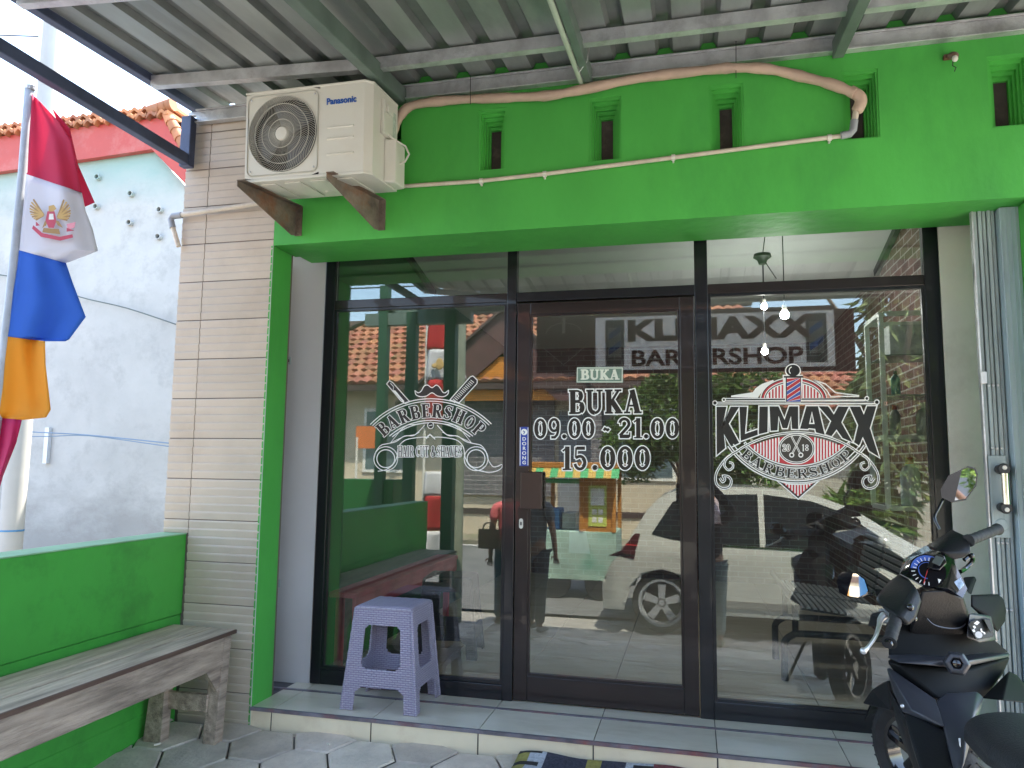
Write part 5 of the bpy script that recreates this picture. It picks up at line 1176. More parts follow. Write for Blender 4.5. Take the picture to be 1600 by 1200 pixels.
tree('climbing_tree','tall tree wrapped in trailing pale leaves beyond the scooter','tree',4.45,-6.2,[((4.5,-6.2,3.2),(.45,.45,.9)),((4.35,-6.2,2.1),(.42,.42,.8)),((4.3,-6.2,1.2),(.40,.40,.7)),((4.9,-6.2,2.4),(.5,.45,1.3)),((4.0,-6.2,1.8),(.25,.25,.5)),((5.4,-6.4,3.6),(.8,.6,.9))],14000,.10,LEAF2,4.4,long=2.2,droop=.8)
tree('potted_bush','low bush with strap leaves among the pots across the forecourt','bush',3.9,-6.0,[((3.9,-6.0,.5),(.35,.3,.35)),((3.5,-6.1,.3),(.3,.25,.28))],1500,.13,LEAF,.6,long=2.4,limbs=3)
t=thing('flower_pot','pale stone flower pot on a brick ledge by the trees','pot',(3.35,-5.9,-.6))
m=MB(); m.lathe([(0,0),(.12,0),(.2,.15),(.16,.25),(.2,.32),(.18,.32),(.13,.24),(0,.2)],(3.35,-5.9,.05),20); m.build('pot_body',mat('pale stone',(.55,.52,.45),.8),t,smooth='auto'); m=MB(); m.box((2.9,-6.1,-.62),(4.3,-5.7,.05)); m.build('brick_ledge',brickmat('red brick ledge',(.30,.10,.06),(.24,.09,.06),(.3,.28,.25),4,(R(90),0,0)),t)
# food cart
t=thing('food_cart','green and orange street food cart with striped awning across the forecourt','food cart',(.45,-6.2,-.6))
OR=mat('cart orange',(.42,.17,.03),.5); GRc=mat('cart green',(.03,.30,.10),.5); YEL=mat('awning yellow',(.45,.28,.05),.6)
m=MB(); m.box((-.02,-6.9,-.35),(.98,-6.1,.28)); m.build('cart_body',mat('cart mint panel',(.30,.42,.35),.6,var=.3,vs=2.5,stain=(.08,.24,.17),sscale=3,samt=.8),t,bevel=.01)
m=MB()
for x,mt_ in ((-.02,0),(.50,0),(.93,0)): m.box((x,-6.14,.28),(x+.05,-6.09,1.06)); m.box((x,-6.9,.28),(x+.05,-6.85,1.06))
m.box((.5,-6.13,.28),(.93,-6.11,.98)); m.build('cart_post',OR,t)
m=MB(); m.box((-.2,-6.95,1.10),(1.06,-6.0,1.18)); m.build('cart_roof',OR,t,bevel=.01)
m=MB()
for k in range(12): m.prism([(-.16+k*.1,-6.0,1.10),(-.06+k*.1,-6.0,1.10),(-.06+k*.1,-5.88,.98),(-.16+k*.1,-5.88,.98)],(0,-.004,0),k%2)
m.build('striped_awning',[YEL,GRc],t)
m=MB(); m.box((.0,-6.2,.90),(.5,-6.11,.96)); m.build('cart_trim',GRc,t)
m=MB(); m.box((.62,-6.105,.35),(.86,-6.10,.88)); m.box((.65,-6.1,.62),(.83,-6.097,.84),1)
for a_,b_ in ((.67,.40),(.75,.40),(.67,.50),(.75,.50)): m.box((a_,-6.1,b_),(a_+.06,-6.097,b_+.07),1)
m.build('menu_poster',[mat('poster yellow green',(.45,.50,.10),.6),ACW],t)
m=MB(); m.box((.05,-6.7,.28),(.20,-6.3,.55)); m.box((.24,-6.7,.28),(.42,-6.3,.5),1); m.build('food_tub',[mat('blue tub',(.08,.25,.50),.5),mat('pale tub',(.5,.55,.5),.4)],t,bevel=.01)
for x in(.15,.8):
    m=MB(); m.lathe([(.0,-.04),(.22,-.04),(.24,0),(.22,.04),(0,.04)],(0,0,0),20,0,Matrix(((1,0,0,x),(0,0,1,-6.15),(0,1,0,-.38),(0,0,0,1)))); m.build('wheel',BPL,t)
# orange notice board at left
t=thing('notice_board','small orange board on a thin white post beside the low wall','sign',(-1.5,-4.8,-.6))
p=at(572,683,y=5.0); m=MB(); m.prism([(p[0]-.16,-5.0,p[2]-.14),(p[0]+.10,-5.0,p[2]-.14),(p[0]+.16,-5.0,p[2]-.08),(p[0]+.16,-5.0,p[2]+.14),(p[0]-.16,-5.0,p[2]+.14)],(0,-.02,0)); m.build('board',mat('orange board',(.60,.17,.05),.6),t)
m=MB(); m.tube([(p[0]-.14,-5.0,-.6),(p[0]-.14,-5.0,p[2])],.015,8); m.build('post',ACW,t)
# low wall front block (left green cabinet-like end seen in the glass)
m=MB(); m.box((-1.45,-3.35,-.7),(-.86,-3.05,.98)); o=m.build('green_gate_block',mat('shaded green paint',(.012,.11,.025),.5),bevel=.005); tag(o,'green painted block closing the forecourt beside the posts','wall')  # wall green darkened: the block's shade is put into its colour
# ---------------- car ----------------
CARP=mat('silver beige car paint',(.58,.58,.53),.28,metal=.35,var=.03,coat=.8); CARG=mat('dark car glass',(.012,.015,.018),.04,spec=.8); CB=mat('black car trim',(.02,.02,.02),.4)
t=thing('parked_car','silver beige hatchback car parked behind the photographer, seen in the glass','car',(3.0,-5.2,-.6))
CX,CY,CZ=1.0,-4.42,-.60
prof=[(.04,.22),(.0,.35),(.02,.55),(.10,.72),(.20,.80),(.30,1.0),(.48,1.28),(.62,1.42),(.80,1.49),(1.2,1.53),(1.7,1.53),(2.2,1.46),(2.55,1.33),(2.9,1.10),(3.1,.98),(3.6,.90),(3.95,.78),(4.1,.60),(4.12,.40),(4.05,.22)]
def shell(pts,half,inset,m,mi=0):
    # cross-section: full width below the belt line, drawn in towards the roof
    L_=[];Rr=[]
    for x,z in pts:
        k=max(0,(z-.86)/.65); d=.02+.20*k; e=.05*max(0,(.12-min(x,4.12-x))/.12)
        L_.append((CX+x,CY-d-e,CZ+z)); Rr.append((CX+x,CY-1.66+d+e,CZ+z))
    n=len(pts); m.add(L_+Rr,[(i,i+1,n+i+1,n+i) for i in range(n-1)],mi); return L_,Rr
def sidept(x,z,o=0):
    k=max(0,(z-.86)/.65); bul=.02*math.sin(min(1,max(0,(z-.2)/.7))*PI)
    return (CX+x,CY-.02-.20*k+bul+o-.05*max(0,(.12-min(x,4.12-x))/.12),CZ+z)
def zt_(x): return float(np.interp(x,[p[0] for p in prof if p[1]>=.35 and p!=(.04,.22)][0:],[p[1] for p in prof if p[1]>=.35 and p!=(.04,.22)][0:]))
RW,FWx=.62,3.28; WR=.36
m=MB(); shell(prof,0,0,m)
nx_=90; nz_=14
for side in (0,1):
    base=len(m.v)
    G=[]
    for i in range(nx_+1):
        x=.0+4.12*i/nx_; zt1=zt_(max(0.0,x)); zb1=.22
        for wx in (RW,FWx):
            if abs(x-wx)<WR: zb1=max(zb1,.30+math.sqrt(WR**2-(x-wx)**2)*.98)
        G.append([sidept(x,zb1+(zt1-zb1)*j/nz_) for j in range(nz_+1)])
    vs=[p if side==0 else (p[0],2*CY-1.66-p[1],p[2]) for col in G for p in col]
    m.add(vs,[(i*(nz_+1)+j,(i+1)*(nz_+1)+j,(i+1)*(nz_+1)+j+1,i*(nz_+1)+j+1) if side==0 else (i*(nz_+1)+j+1,(i+1)*(nz_+1)+j+1,(i+1)*(nz_+1)+j,i*(nz_+1)+j) for i in range(nx_) for j in range(nz_)])
m.build('body',CARP,t,smooth='auto',angle=35)
def sidepanel(name,P,mt,o_=.006,par=t,n=6):
    m=MB(); q=[sidept(x,z,o_) for x,z in P]; m.prism(q,(0,-.012,0)); return m.build(name,mt,par)
sidepanel('side_window',[(.52,1.02),(.74,1.36),(.98,1.44),(1.62,1.46),(1.62,.93),(1.0,.95),(.75,.97)],CARG)
sidepanel('side_window',[(1.68,.93),(1.68,1.46),(2.15,1.40),(2.46,1.29),(2.82,1.03),(2.88,.91)],CARG)
sidepanel('belt_strip',[(.98,.925),(2.88,.885),(2.88,.900),(.98,.94)],CHROME,.010)
for x,z in ((1.02,.80),(1.92,.80)):
    sidepanel('door_handle_recess',[(x,z-.05),(x+.2,z-.05),(x+.2,z+.04),(x,z+.04)],CB,.008); m=MB(); a=sidept(x+.02,z-.01,.03); b_=sidept(x+.18,z-.01,.03); m.bar(a,b_,.02,.03); m.build('door_handle',CHROME,t,bevel=.004)
for x,P in ((1.65,[(1.645,.24),(1.655,.24),(1.655,.93),(1.645,.93)]),(.9,[(1.02,.5),(1.03,.5),(.86,.92),(.85,.92)]),(2.9,[(2.80,.24),(2.81,.24),(2.86,.88),(2.85,.88)])): sidepanel('door_gap',P,CB,.004)
sidepanel('side_moulding',[(.98,.30),(2.9,.28),(2.9,.36),(.98,.38)],mat('grey car trim',(.2,.2,.19),.5),.014)
sidepanel('tail_lamp',[(.06,.78),(.34,.76),(.40,1.02),(.34,1.02),(.20,.84)],mat('dark red tail lamp',(.05,.01,.012),.12,coat=1),.010)
for x_ in (.16,): sidepanel('lamp_stripe',[(x_-.02,.80),(x_+.18,.79),(x_+.185,.805),(x_-.015,.815)],CHROME,.013); sidepanel('lamp_stripe',[(.24,.90),(.37,.89),(.373,.902),(.25,.912)],mat('red lamp strip',(.4,.02,.02),.2),.013)
m=MB(); m.box((CX-.01,CY-1.5,CZ+.30),(CX+.10,CY-.06,CZ+.52)); m.build('rear_bumper',CARP,t,bevel=.03)
m=MB(); m.ball(sidept(2.78,1.02,.10),(.06,.09,.07),12,8); m.build('wing_mirror',CARP,t,smooth=True)
for wx,yy in ((RW,CY-.03),(FWx,CY-.03),(RW,CY-1.63),(FWx,CY-1.63)):
    s_=1 if yy>CY-.5 else -1
    Mw=Matrix(((1,0,0,CX+wx),(0,0,s_,yy-s_*.10),(0,1,0,CZ+.31),(0,0,0,1)))
    m=MB(); m.lathe([(.21,-.08),(.29,-.09),(.31,-.06),(.31,.07),(.29,.095),(.242,.09),(.225,.06)],(0,0,0),32,0,Mw); wh=m.build('wheel',CB,t,smooth='auto')
    m=MB(); m.lathe([(.225,.07),(.245,.093),(.22,.09),(.2,.05)],(0,0,0),32,0,Mw); m.lathe([(0,.075),(.045,.075),(.055,.05)],(0,0,0),16,0,Mw)
    for k in range(5):
        a=2*PI*k/5+.3; c,s2=math.cos(a),math.sin(a); n1=(-s2,c)
        P=[(.03*c+.03*n1[0],.03*s2+.03*n1[1]),(.195*c+.042*n1[0],.195*s2+.042*n1[1]),(.195*c-.042*n1[0],.195*s2-.042*n1[1]),(.03*c-.03*n1[0],.03*s2-.03*n1[1])]
        m.prism([Mw@Vector((p[0],p[1],.055)) for p in P],Mw.to_3x3()@Vector((0,0,.02)))
    m.build('rim',mat('silver alloy',(.55,.56,.57),.3,metal=.6),wh,smooth='auto')
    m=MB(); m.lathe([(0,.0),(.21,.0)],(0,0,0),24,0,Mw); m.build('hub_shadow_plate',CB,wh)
sidepanel('wheel_arch_lip',[(RW-.40,.30),(RW-.36,.50),(RW-.22,.66),(RW,.71),(RW+.22,.66),(RW+.36,.50),(RW+.40,.30),(RW+.37,.30),(RW+.33,.48),(RW+.2,.62),(RW,.67),(RW-.2,.62),(RW-.33,.48),(RW-.37,.30)],CARP,.012)
# ---------------- people ----------------
def skin(name,nodes,edges,mt,par,sub=2):
    me=bpy.data.meshes.new(name); me.from_pydata([n[:3] for n in nodes],[],[]); 
    me.clear_geometry(); me.from_pydata([n[:3] for n in nodes],edges,[]); me.materials.append(mt)
    o=bpy.data.objects.new(name,me); sc.collection.objects.link(o)
    if par is not None:
        o.parent=par; 
        if par.get('wl') is not None: o.location=-Vector(par['wl'])
    md=o.modifiers.new('skin','SKIN')
    if not me.skin_vertices: me.skin_vertices.new(name='')
    for i,n in enumerate(nodes):
        sv=me.skin_vertices[0].data[i]; sv.radius=(n[3],n[4] if len(n)>4 else n[3]); sv.use_root=(i==0)
    md.use_smooth_shade=True
    s=o.modifiers.new('sub','SUBSURF'); s.levels=s.render_levels=sub
    return o
SKIN=mat('brown skin',(.30,.16,.10),.55,var=.06)
def person(lab,x,y,z,h,face,shirt,trouser,shoe,hair,arms,stride=.1,hijab=None,bag=False,sway=0):
    """face: heading angle; arms: for each side a list of joints in body space (right, forward, up)"""
    t=thing('person',lab,'person',(x,y,z))
    c,s_=math.cos(face),math.sin(face)
    B=lambda r,f,u,*rad:(x+r*c-f*s_,y+r*s_+f*c,z+u*h,*rad)
    sh=.80; hip=.52
    n=[B(0,0,hip,.11,.085),B(0,0,.62,.10,.075),B(0,0,.74,.125,.08),B(0,.0,.80,.07,.055),B(0,0,.845,.04,.04),B(0,.012,.875,.052,.055),B(0,.015,.925,.062,.072),B(0,.005,.965,.052,.06)]
    e=[(0,1),(1,2),(2,3),(3,4),(4,5),(5,6),(6,7)]
    for sd,st in ((-1,-stride),(1,stride)):
        b=len(n); n+=[B(sd*.075,0,.49,.07),B(sd*.08,st*.45,.28,.047),B(sd*.08,st,.05,.03),B(sd*.085,st+.10,.018,.026,.018)]; e+=[(0,b),(b,b+1),(b+1,b+2),(b+2,b+3)]
        b=len(n); J=arms[0 if sd<0 else 1]; n+=[B(sd*.14,0,.795,.05)]+[B(sd*j[0],j[1],j[2],r_) for j,r_ in zip(J,(.034,.026))]; e+=[(3,b),(b,b+1),(b+1,b+2)]
        # hand: palm and five short finger chains
        hx=Vector(n[b+2][:3]); ex=Vector(n[b+1][:3]); d=(hx-ex).normalized(); sd_=d.cross(Vector((0,0,1)))
        if sd_.length<.2: sd_=Vector((c,s_,0))
        sd_.normalize(); p=hx+d*.05; n.append((*p,.026,.014)); pi=len(n)-1; e.append((b+2,pi))
        for k in range(4):
            q=hx+d*.085+sd_*(k-1.5)*.018; n.append((*q,.008)); e.append((pi,len(n)-1)); q2=q+d*(.045-.006*abs(k-1))+Vector((0,0,-.008)); n.append((*q2,.0065)); e.append((len(n)-2,len(n)-1))
        q=hx+d*.05+sd_*.045; n.append((*q,.009)); e.append((pi,len(n)-1)); q=q+d*.03+sd_*.01; n.append((*q,.007)); e.append((len(n)-2,len(n)-1))
    body=skin('body',n,e,SKIN,t,1)
    # clothing
    sn=[B(0,0,hip-.02,.125,.10),B(0,0,.62,.118,.092),B(0,0,.74,.142,.095),B(0,0,.80,.085,.065),B(0,0,.83,.05,.05)]; se=[(0,1),(1,2),(2,3),(3,4)]
    for sd in (-1,1):
        J=arms[0 if sd<0 else 1]; b=len(sn); el=J[0]; wr=J[1]; k=.55 if not hijab else 1.0
        A_=B(sd*.15,0,.79,.062); E2=B(sd*el[0],el[1],el[2],.05); 
        mid=tuple(A_[i]+(E2[i]-A_[i])*k for i in range(3))+(.052,)
        sn+=[A_,mid]; se+=[(3,b),(b,b+1)]
        if hijab: W2=B(sd*wr[0],wr[1],wr[2],.036); sn.append(tuple(E2[i]+(W2[i]-E2[i])*.75 for i in range(3))+(.042,)); se.append((b+1,b+2))
    skin('shirt',sn,se,shirt,t,2)
    tn=[B(0,0,hip+.01,.125,.10)]; te=[]
    for sd,st in ((-1,-stride),(1,stride)):
        b=len(tn); tn+=[B(sd*.08,0,.48,.09),B(sd*.082,st*.45,.28,.064),B(sd*.082,st*.98,.055,.055)]; te+=[(0,b),(b,b+1),(b+1,b+2)]
    skin('trousers',tn,te,trouser,t,2)
    for sd,st in ((-1,-stride),(1,stride)): skin('shoe',[B(sd*.083,st-.03,.028,.04,.035),B(sd*.085,st+.06,.026,.042,.03),B(sd*.088,st+.15,.02,.032,.02)],[(0,1),(1,2)],shoe,t,2)
    # head details
    m=MB()
    for sd in (-1,1): m.ball(B(sd*.028,.075,.925)[:3],(.010,.010,.007),8,6)
    m.build('eyes',mat('dark eye',(.02,.015,.012),.3),t,smooth=True)
    m=MB(); m.hull([B(0,.095,.905)[:3],B(-.012,.078,.902)[:3],B(.012,.078,.902)[:3],B(0,.078,.93)[:3]]); m.build('nose',SKIN,t,smooth=True)
    m=MB(); m.tube([B(-.022,.078,.888)[:3],B(0,.084,.887)[:3],B(.022,.078,.888)[:3]],.005,6); m.build('mouth',mat('lip',(.30,.09,.08),.5),t,smooth=True)
    if hijab:
        skin('headscarf',[B(0,-.02,.955,.085,.09),B(0,-.035,.90,.085,.085),B(0,-.01,.84,.09,.085),B(0,.0,.79,.15,.10),B(0,.03,.74,.14,.09)],[(0,1),(1,2),(2,3),(3,4)],hijab,t,2)
    else:
        for sd in (-1,1): m=MB(); m.ball(B(sd*.066,.0,.915)[:3],(.010,.018,.026),8,6); m.build('ear',SKIN,t,smooth=True)
        m=MB(); m.grid(lambda u,v:B(.073*math.cos(2*PI*u)*math.sin(PI*.56*(1-v)+.001),-.012+.082*math.sin(2*PI*u)*math.sin(PI*.56*(1-v)+.001),.935+.055*math.cos(PI*.56*(1-v)))[:3],20,8); m.build('hair',hair,t,smooth=True,solid=.012)
    return t,B
BLK=mat('black hair',(.01,.009,.009),.5); 
person('man in a coral polo and dark jeans standing by the road, seen in the glass',.03,-4.15,gz(-4.15),1.60,R(155),mat('coral polo cloth',(.62,.13,.14),.85,bump=.2),mat('dark blue jeans',(.035,.06,.10),.85,var=.3,vs=9),mat('brown shoe',(.14,.10,.07),.6),BLK,[[(.20,.02,.64),(.17,.12,.56)],[(.19,.02,.62),(.18,.10,.47)]],stride=.13)
m=MB(); px,py,pz=-.15,-3.96,.36; m.box((px-.10,py-.03,pz-.10),(px+.12,py+.03,pz+.10)); m.tube(smooth([(px-.06,py,pz+.10),(px-.03,py,pz+.16),(px+.05,py,pz+.16),(px+.08,py,pz+.10)],4),.008,6); o=m.build('carried_bag',mat('brown bag',(.20,.10,.07),.7,var=.2)); tag(o,'brown bag held at the side of the man in the coral polo','bag')
person('man in grey clothes standing next to the coral polo man, behind the door frame',.36,-3.98,gz(-3.98),1.62,R(200),mat('grey shirt cloth',(.13,.14,.145),.85),mat('charcoal trousers',(.05,.055,.06),.85),mat('grey sandal',(.2,.19,.18),.6),BLK,[[(.2,.02,.62),(.19,.08,.50)],[(.19,.02,.62),(.18,.06,.48)]],stride=.05)
t_,B_=person('woman in patterned headscarf and black top photographing the shop, seen in the glass',2.12,-3.98,gz(-3.98)+.0,1.52,R(8),mat('black top cloth',(.012,.012,.016),.85),mat('grey green trousers',(.16,.20,.19),.85,var=.15),mat('patterned shoe',(.25,.22,.16),.6,var=.5,vs=30),BLK,[[(.26,.14,.88),(.26,.24,1.085)],[(.22,.14,.86),(-.07,.25,1.085)]],stride=.03,hijab=mat('pink white patterned cloth',(.62,.48,.50),.85,var=.35,vs=14))
m=MB(); m.box((1.86,-3.652,1.11),(2.04,-3.642,1.195)); o=m.build('phone',[BPL],bevel=.004); tag(o,'black phone held up in both hands by the woman','phone')
# ---------------- scooter ----------------
SB=mat('matt black scooter plastic',(.012,.013,.015),.45,var=.12,vs=6,bump=.12,bs=160,spec=.25); SG=mat('gloss black scooter panel',(.008,.008,.010),.10,coat=.6,var=.1)
SGR=mat('satin dark grey fairing',(.05,.053,.065),.36,metal=.2,var=.08,vs=5); RUB=mat('tyre rubber',(.022,.022,.024),.7,var=.3,vs=20,bump=.4,bs=60); SEATM=mat('black seat vinyl',(.016,.018,.022),.55,bump=.35,bs=220,var=.15)
SIL=mat('brushed aluminium lever',(.66,.67,.68),.3,metal=.7,var=.05); MIR=mat('mirror glass',(.85,.86,.86),.02,metal=1,var=0)
t=thing('scooter','black motor scooter parked at the step with its handlebar turned left','scooter',(2.72,-1.3,gz(-1.3)))
q_=lambda cx,cy,d,s=2.4,ox=1300,oy=700:Vector(at(ox+cx/s,oy+cy/s,dep=d))
h_=lambda cx,cy,d:Vector(at(1340+cx/6,820+cy/6,dep=d))
fwd=Vector((-.10,.99,0)).normalized(); rgt=Vector((.99,.10,0)).normalized(); UP=Vector((0,0,1))
def sc_hull(name,P,mt,bev=.008,par=None,sm='auto'): m=MB(); m.hull(P); return m.build(name,mt,par or t,smooth=sm,bevel=bev,seg=3)
def slab(name,P,th,mt,bev=.004,par=None):
    """plate with the given outline and real thickness, its back edge drawn in a little"""
    P=[Vector(p) for p in P]; c=sum(P,Vector((0,0,0)))/len(P); nn=Vector((0,0,0))
    for i in range(len(P)): nn+=P[i].cross(P[(i+1)%len(P)])
    nn.normalize()
    if nn.dot(Vector(CAM)-c)<0: nn=-nn
    m=MB(); m.prism(P,-nn*th); return m.build(name,mt,par or t,bevel=bev,seg=2)
# --- handlebar: cover, dash, grips, lever
cover=[h_(240,600,2.27),h_(150,740,2.22),h_(330,520,2.33),h_(380,860,2.12),h_(470,970,2.12),h_(560,900,2.14),h_(610,740,2.18),h_(560,600,2.22),h_(400,470,2.34),h_(850,600,2.22),h_(1000,680,2.24)]
back=[h_(300,560,2.50),h_(640,190,2.62),h_(880,60,2.62),h_(420,380,2.55)]
sc_hull('handlebar_cover_side',[h_(330,500,2.33),h_(560,590,2.20),h_(610,730,2.17),h_(565,880,2.12),h_(480,970,2.10),h_(385,860,2.10),h_(190,740,2.18),h_(150,700,2.22),h_(240,580,2.27),h_(330,600,2.45),h_(420,420,2.5)],SB,.012)
sc_hull('handlebar_cover_side',[h_(640,200,2.50),h_(720,150,2.47),h_(885,42,2.48),h_(1000,95,2.43),h_(1060,180,2.40),h_(1065,265,2.38),h_(990,310,2.38),h_(890,330,2.38),h_(800,260,2.38),h_(720,230,2.42),h_(860,150,2.62)],SB,.014)
bez=[(395,460,2.36),(432,320,2.47),(560,240,2.5),(640,195,2.50),(720,240,2.42),(800,262,2.37),(890,320,2.34),(950,440,2.30),(1030,600,2.25),(985,685,2.22),(850,600,2.23),(610,568,2.27),(500,500,2.33)]
sc_hull('instrument_bezel',[h_(*p) for p in bez]+[h_(480,420,2.55),h_(860,400,2.52),h_(720,560,2.4)],SG,.006)
for a_,b_ in (((395,462),(610,570)),((610,570),(850,572)),((850,572),(960,632)),((395,455),(455,345)),((455,345),(640,215)),((440,430),(620,215))):
    m=MB(); m.tube([h_(*a_,2.27-.00),h_(*b_,2.25)],.0013,5); 
    if a_[1]>450: m.build('bezel_edge',mat('worn grey edge',(.20,.20,.20),.3),t,smooth=True)
# dial
dc=h_(655,430,2.262); e1=(h_(760,500,2.245)-h_(545,370,2.285)).normalized(); nD=(Vector(CAM)-dc).normalized(); e2=nD.cross(e1).normalized()
def dp(r,a,o=0): return dc+e1*r*math.cos(R(a))+e2*r*math.sin(R(a))+nD*o
m=MB(); m.poly([dp(.050,a,-.004) for a in range(0,360,12)],4)
for a0,a1,r0,r1,mi in ((95,205,.030,.046,1),(205,300,.022,.025,1),(95,205,.024,.026,1)):
    n=14
    for i in range(n):
        a=a0+(a1-a0)*i/n; b=a0+(a1-a0)*(i+1)/n; m.poly([dp(r0,a,-.002),dp(r1,a,-.002),dp(r1,b,-.002),dp(r0,b,-.002)],mi)
for k in range(13):
    a=95+k*17.5; r0=.030 if k<7 else .034; m.poly([dp(r0,a-1.8,0),dp(r0+.010,a-1.6,0),dp(r0+.010,a+1.6,0),dp(r0,a+1.8,0)],2)
m.poly([dp(.004,-60,.001),dp(.040,283,.001),dp(.040,287,.001),dp(.004,120,.001)],3)
m.build('speed_dial',[SG,mat('dial blue',(.02,.10,.45),.3),mat('dial white',(.8,.82,.85),.4),mat('needle red',(.65,.03,.03),.4),mat('dial black',(.006,.006,.008),.8,spec=.1)],t)
slab('lcd_housing',[h_(648,395,2.25),h_(690,290,2.27),h_(740,268,2.27),h_(815,290,2.26),h_(835,350,2.24),h_(770,420,2.23),h_(700,410,2.24)],.014,SG,.003)
slab('lcd_window',[h_(695,350,2.238),h_(735,285,2.247),h_(815,310,2.236),h_(770,385,2.226)],.003,mat('lcd grey green',(.07,.09,.085),.12),.001)
slab('badge',[h_(905,535,2.238),h_(960,495,2.238),h_(1000,560,2.228),h_(955,612,2.224)],.003,mat('silver blue badge',(.45,.55,.68),.25,metal=.5,var=.5,vs=60),.001)
slab('fuel_mark',[h_(752,505,2.243),h_(785,515,2.241),h_(795,545,2.24),h_(762,548,2.242)],.002,mat('dial white',(.8,.82,.85),.4),.0005)
def grip(a,b,r):
    m=MB(); n=26; a=Vector(a);b=Vector(b); m.tube([a+(b-a)*(i/n) for i in range(n+1)],[r*(1.22 if i in(0,1,n) else 1.14 if i==n-1 else 1+.045*(i%4==0)) for i in range(n+1)],18); o=m.build('hand_grip',RUB,t,smooth=True)
    d=(b-a).normalized(); m=MB(); m.tube([b,b+d*.012],[r*.8,r*.62],14); m.build('bar_end',SG,o,smooth='auto'); return o
grip(h_(372,850,2.14),h_(295,1105,2.04),.0168)
grip(h_(1035,150,2.41),h_(1312,42,2.53),.0168)
m=MB(); lv=smooth([h_(255,845,2.16),h_(215,890,2.15),h_(200,950,2.13),h_(165,1050,2.08),h_(95,1150,2.04),h_(62,1178,2.03)],5); m.tube(lv,[.0105,.011,.0112,.0105,.0095,.009,.0085,.0078,.0072,.007,.0066,.0064,.0062,.006,.0058,.0056,.0055,.0053,.0052,.0052,.0055,.006,.0065,.0066,.0066,.007][:len(lv)],12); m.ball(h_(55,1182,2.03),.0095,12,8); m.build('brake_lever',SIL,t,smooth=True)
sc_hull('lever_mount',[h_(120,830,2.22),h_(250,800,2.2),h_(285,870,2.16),h_(200,960,2.2),h_(90,960,2.28),h_(150,850,2.3)],SB,.006)
m=MB(); m.tube(smooth([h_(1000,330,2.42),h_(1060,290,2.43),h_(1075,340,2.45),h_(1010,410,2.44),h_(960,440,2.4)],4),.007,8); m.ball(h_(1068,290,2.42),.009,10,8); m.build('front_brake_lever',SG,t,smooth=True)
for (x,y,s_) in ((372,705,1),(405,728,1),(492,775,1.3),(525,880,1.2)):
    m=MB(); c=h_(x,y,2.135 if y>760 else 2.19); m.ball(c,.0085*s_,12,8); sw=m.build('switch_button',SG,t,smooth=True)
    m=MB(); m.ball(c+(Vector(CAM)-c).normalized()*.0075,.0028,8,6); m.build('switch_mark',mat('dial white',(.8,.82,.85),.4),sw,smooth=True)
# --- mirrors
def mirror(P,d,stem,lab):
    c=sum((q_(x,y,d) for x,y in P),Vector((0,0,0)))/len(P); n0=(Vector(CAM)-c).normalized()
    m=MB(); out=[c+(q_(x,y,d)-c)*1.07 for x,y in P]; bk=[c-n0*.030+(p-c)*.62 for p in out]; md_=[c-n0*.012+(p-c)*1.0 for p in out]
    k=len(P); m.add(out+md_+bk,[(i,(i+1)%k,k+(i+1)%k,k+i) for i in range(k)]+[(k+i,k+(i+1)%k,2*k+(i+1)%k,2*k+i) for i in range(k)]+[tuple(range(2*k,3*k))]); m.add(out,[tuple(range(k))]); o=m.build('mirror_housing',SG,t,smooth=False,bevel=.003)
    m=MB(); nn=(n0+Vector(lab)).normalized(); cc=c+n0*.004; PL=[]
    for x,y in P:
        r_=Vector(ray(1300+x/2.4,700+y/2.4)); PL.append(Vector(CAM)+r_*((cc-Vector(CAM)).dot(nn)/r_.dot(nn)))
    PL=[cc+(p-cc)*.97 for p in PL]; m.poly(PL); g=m.build('mirror_glass',MIR,o)
    m=MB(); m.tube(smooth([Vector(p) for p in stem],4),.0058,10); m.build('mirror_stem',SG,t,smooth=True)
mirror([(22,500),(28,478),(42,468),(92,470),(122,492),(136,535),(128,548),(98,562),(60,556),(30,540)],2.33,[q_(110,545,2.36),q_(150,548,2.36),q_(165,540,2.34),q_(180,545,2.34)],(-.13,.0,-.10))
mirror([(412,155),(440,105),(508,72),(534,78),(543,100),(538,142),(500,192),(452,200),(415,182)],2.55,[q_(420,185,2.57),q_(400,225,2.56),q_(384,262,2.55),q_(402,305,2.53)],(.02,.0,.0))
sc_hull('mirror_mount',[q_(160,528,2.32),q_(192,530,2.3),q_(190,560,2.3),q_(165,556,2.32),q_(175,545,2.4)],SB,.004)
# --- inner shield with knee pocket
inner=[h_(600,620,2.235),h_(850,612,2.24),h_(1000,690,2.26),h_(1050,850,2.30),h_(1000,1000,2.34),h_(900,1100,2.36),h_(620,1120,2.34),h_(480,1000,2.30),h_(570,760,2.24)]
sc_hull('upper_cowl',inner+[h_(620,640,2.55),h_(950,700,2.58),h_(560,1100,2.6),h_(1020,1120,2.6)],SB,.010)
m=MB(); m.tube(smooth([h_(650,880,2.262),h_(720,940,2.262),h_(850,970,2.275),h_(960,965,2.292),h_(1010,930,2.305)],4),.0022,6); m.build('cowl_seam',SGR,t,smooth=True)
SBW=mat('deep matt black wing plastic',(.008,.009,.010),.62,spec=.12)
sc_hull('side_wing',[h_(1060,650,2.40),h_(1320,645,2.50),h_(1372,700,2.51),h_(1392,800,2.5),h_(1385,900,2.48),h_(1310,1010,2.42),h_(1240,860,2.38),h_(1060,770,2.36),h_(1350,720,2.66),h_(1330,980,2.62),h_(1100,700,2.62)],SBW,.010)
sc_hull('side_wing',[h_(985,490,2.50),h_(1100,482,2.52),h_(1115,520,2.52),h_(1065,660,2.42),h_(1030,640,2.40),h_(1090,500,2.6)],SBW,.005)
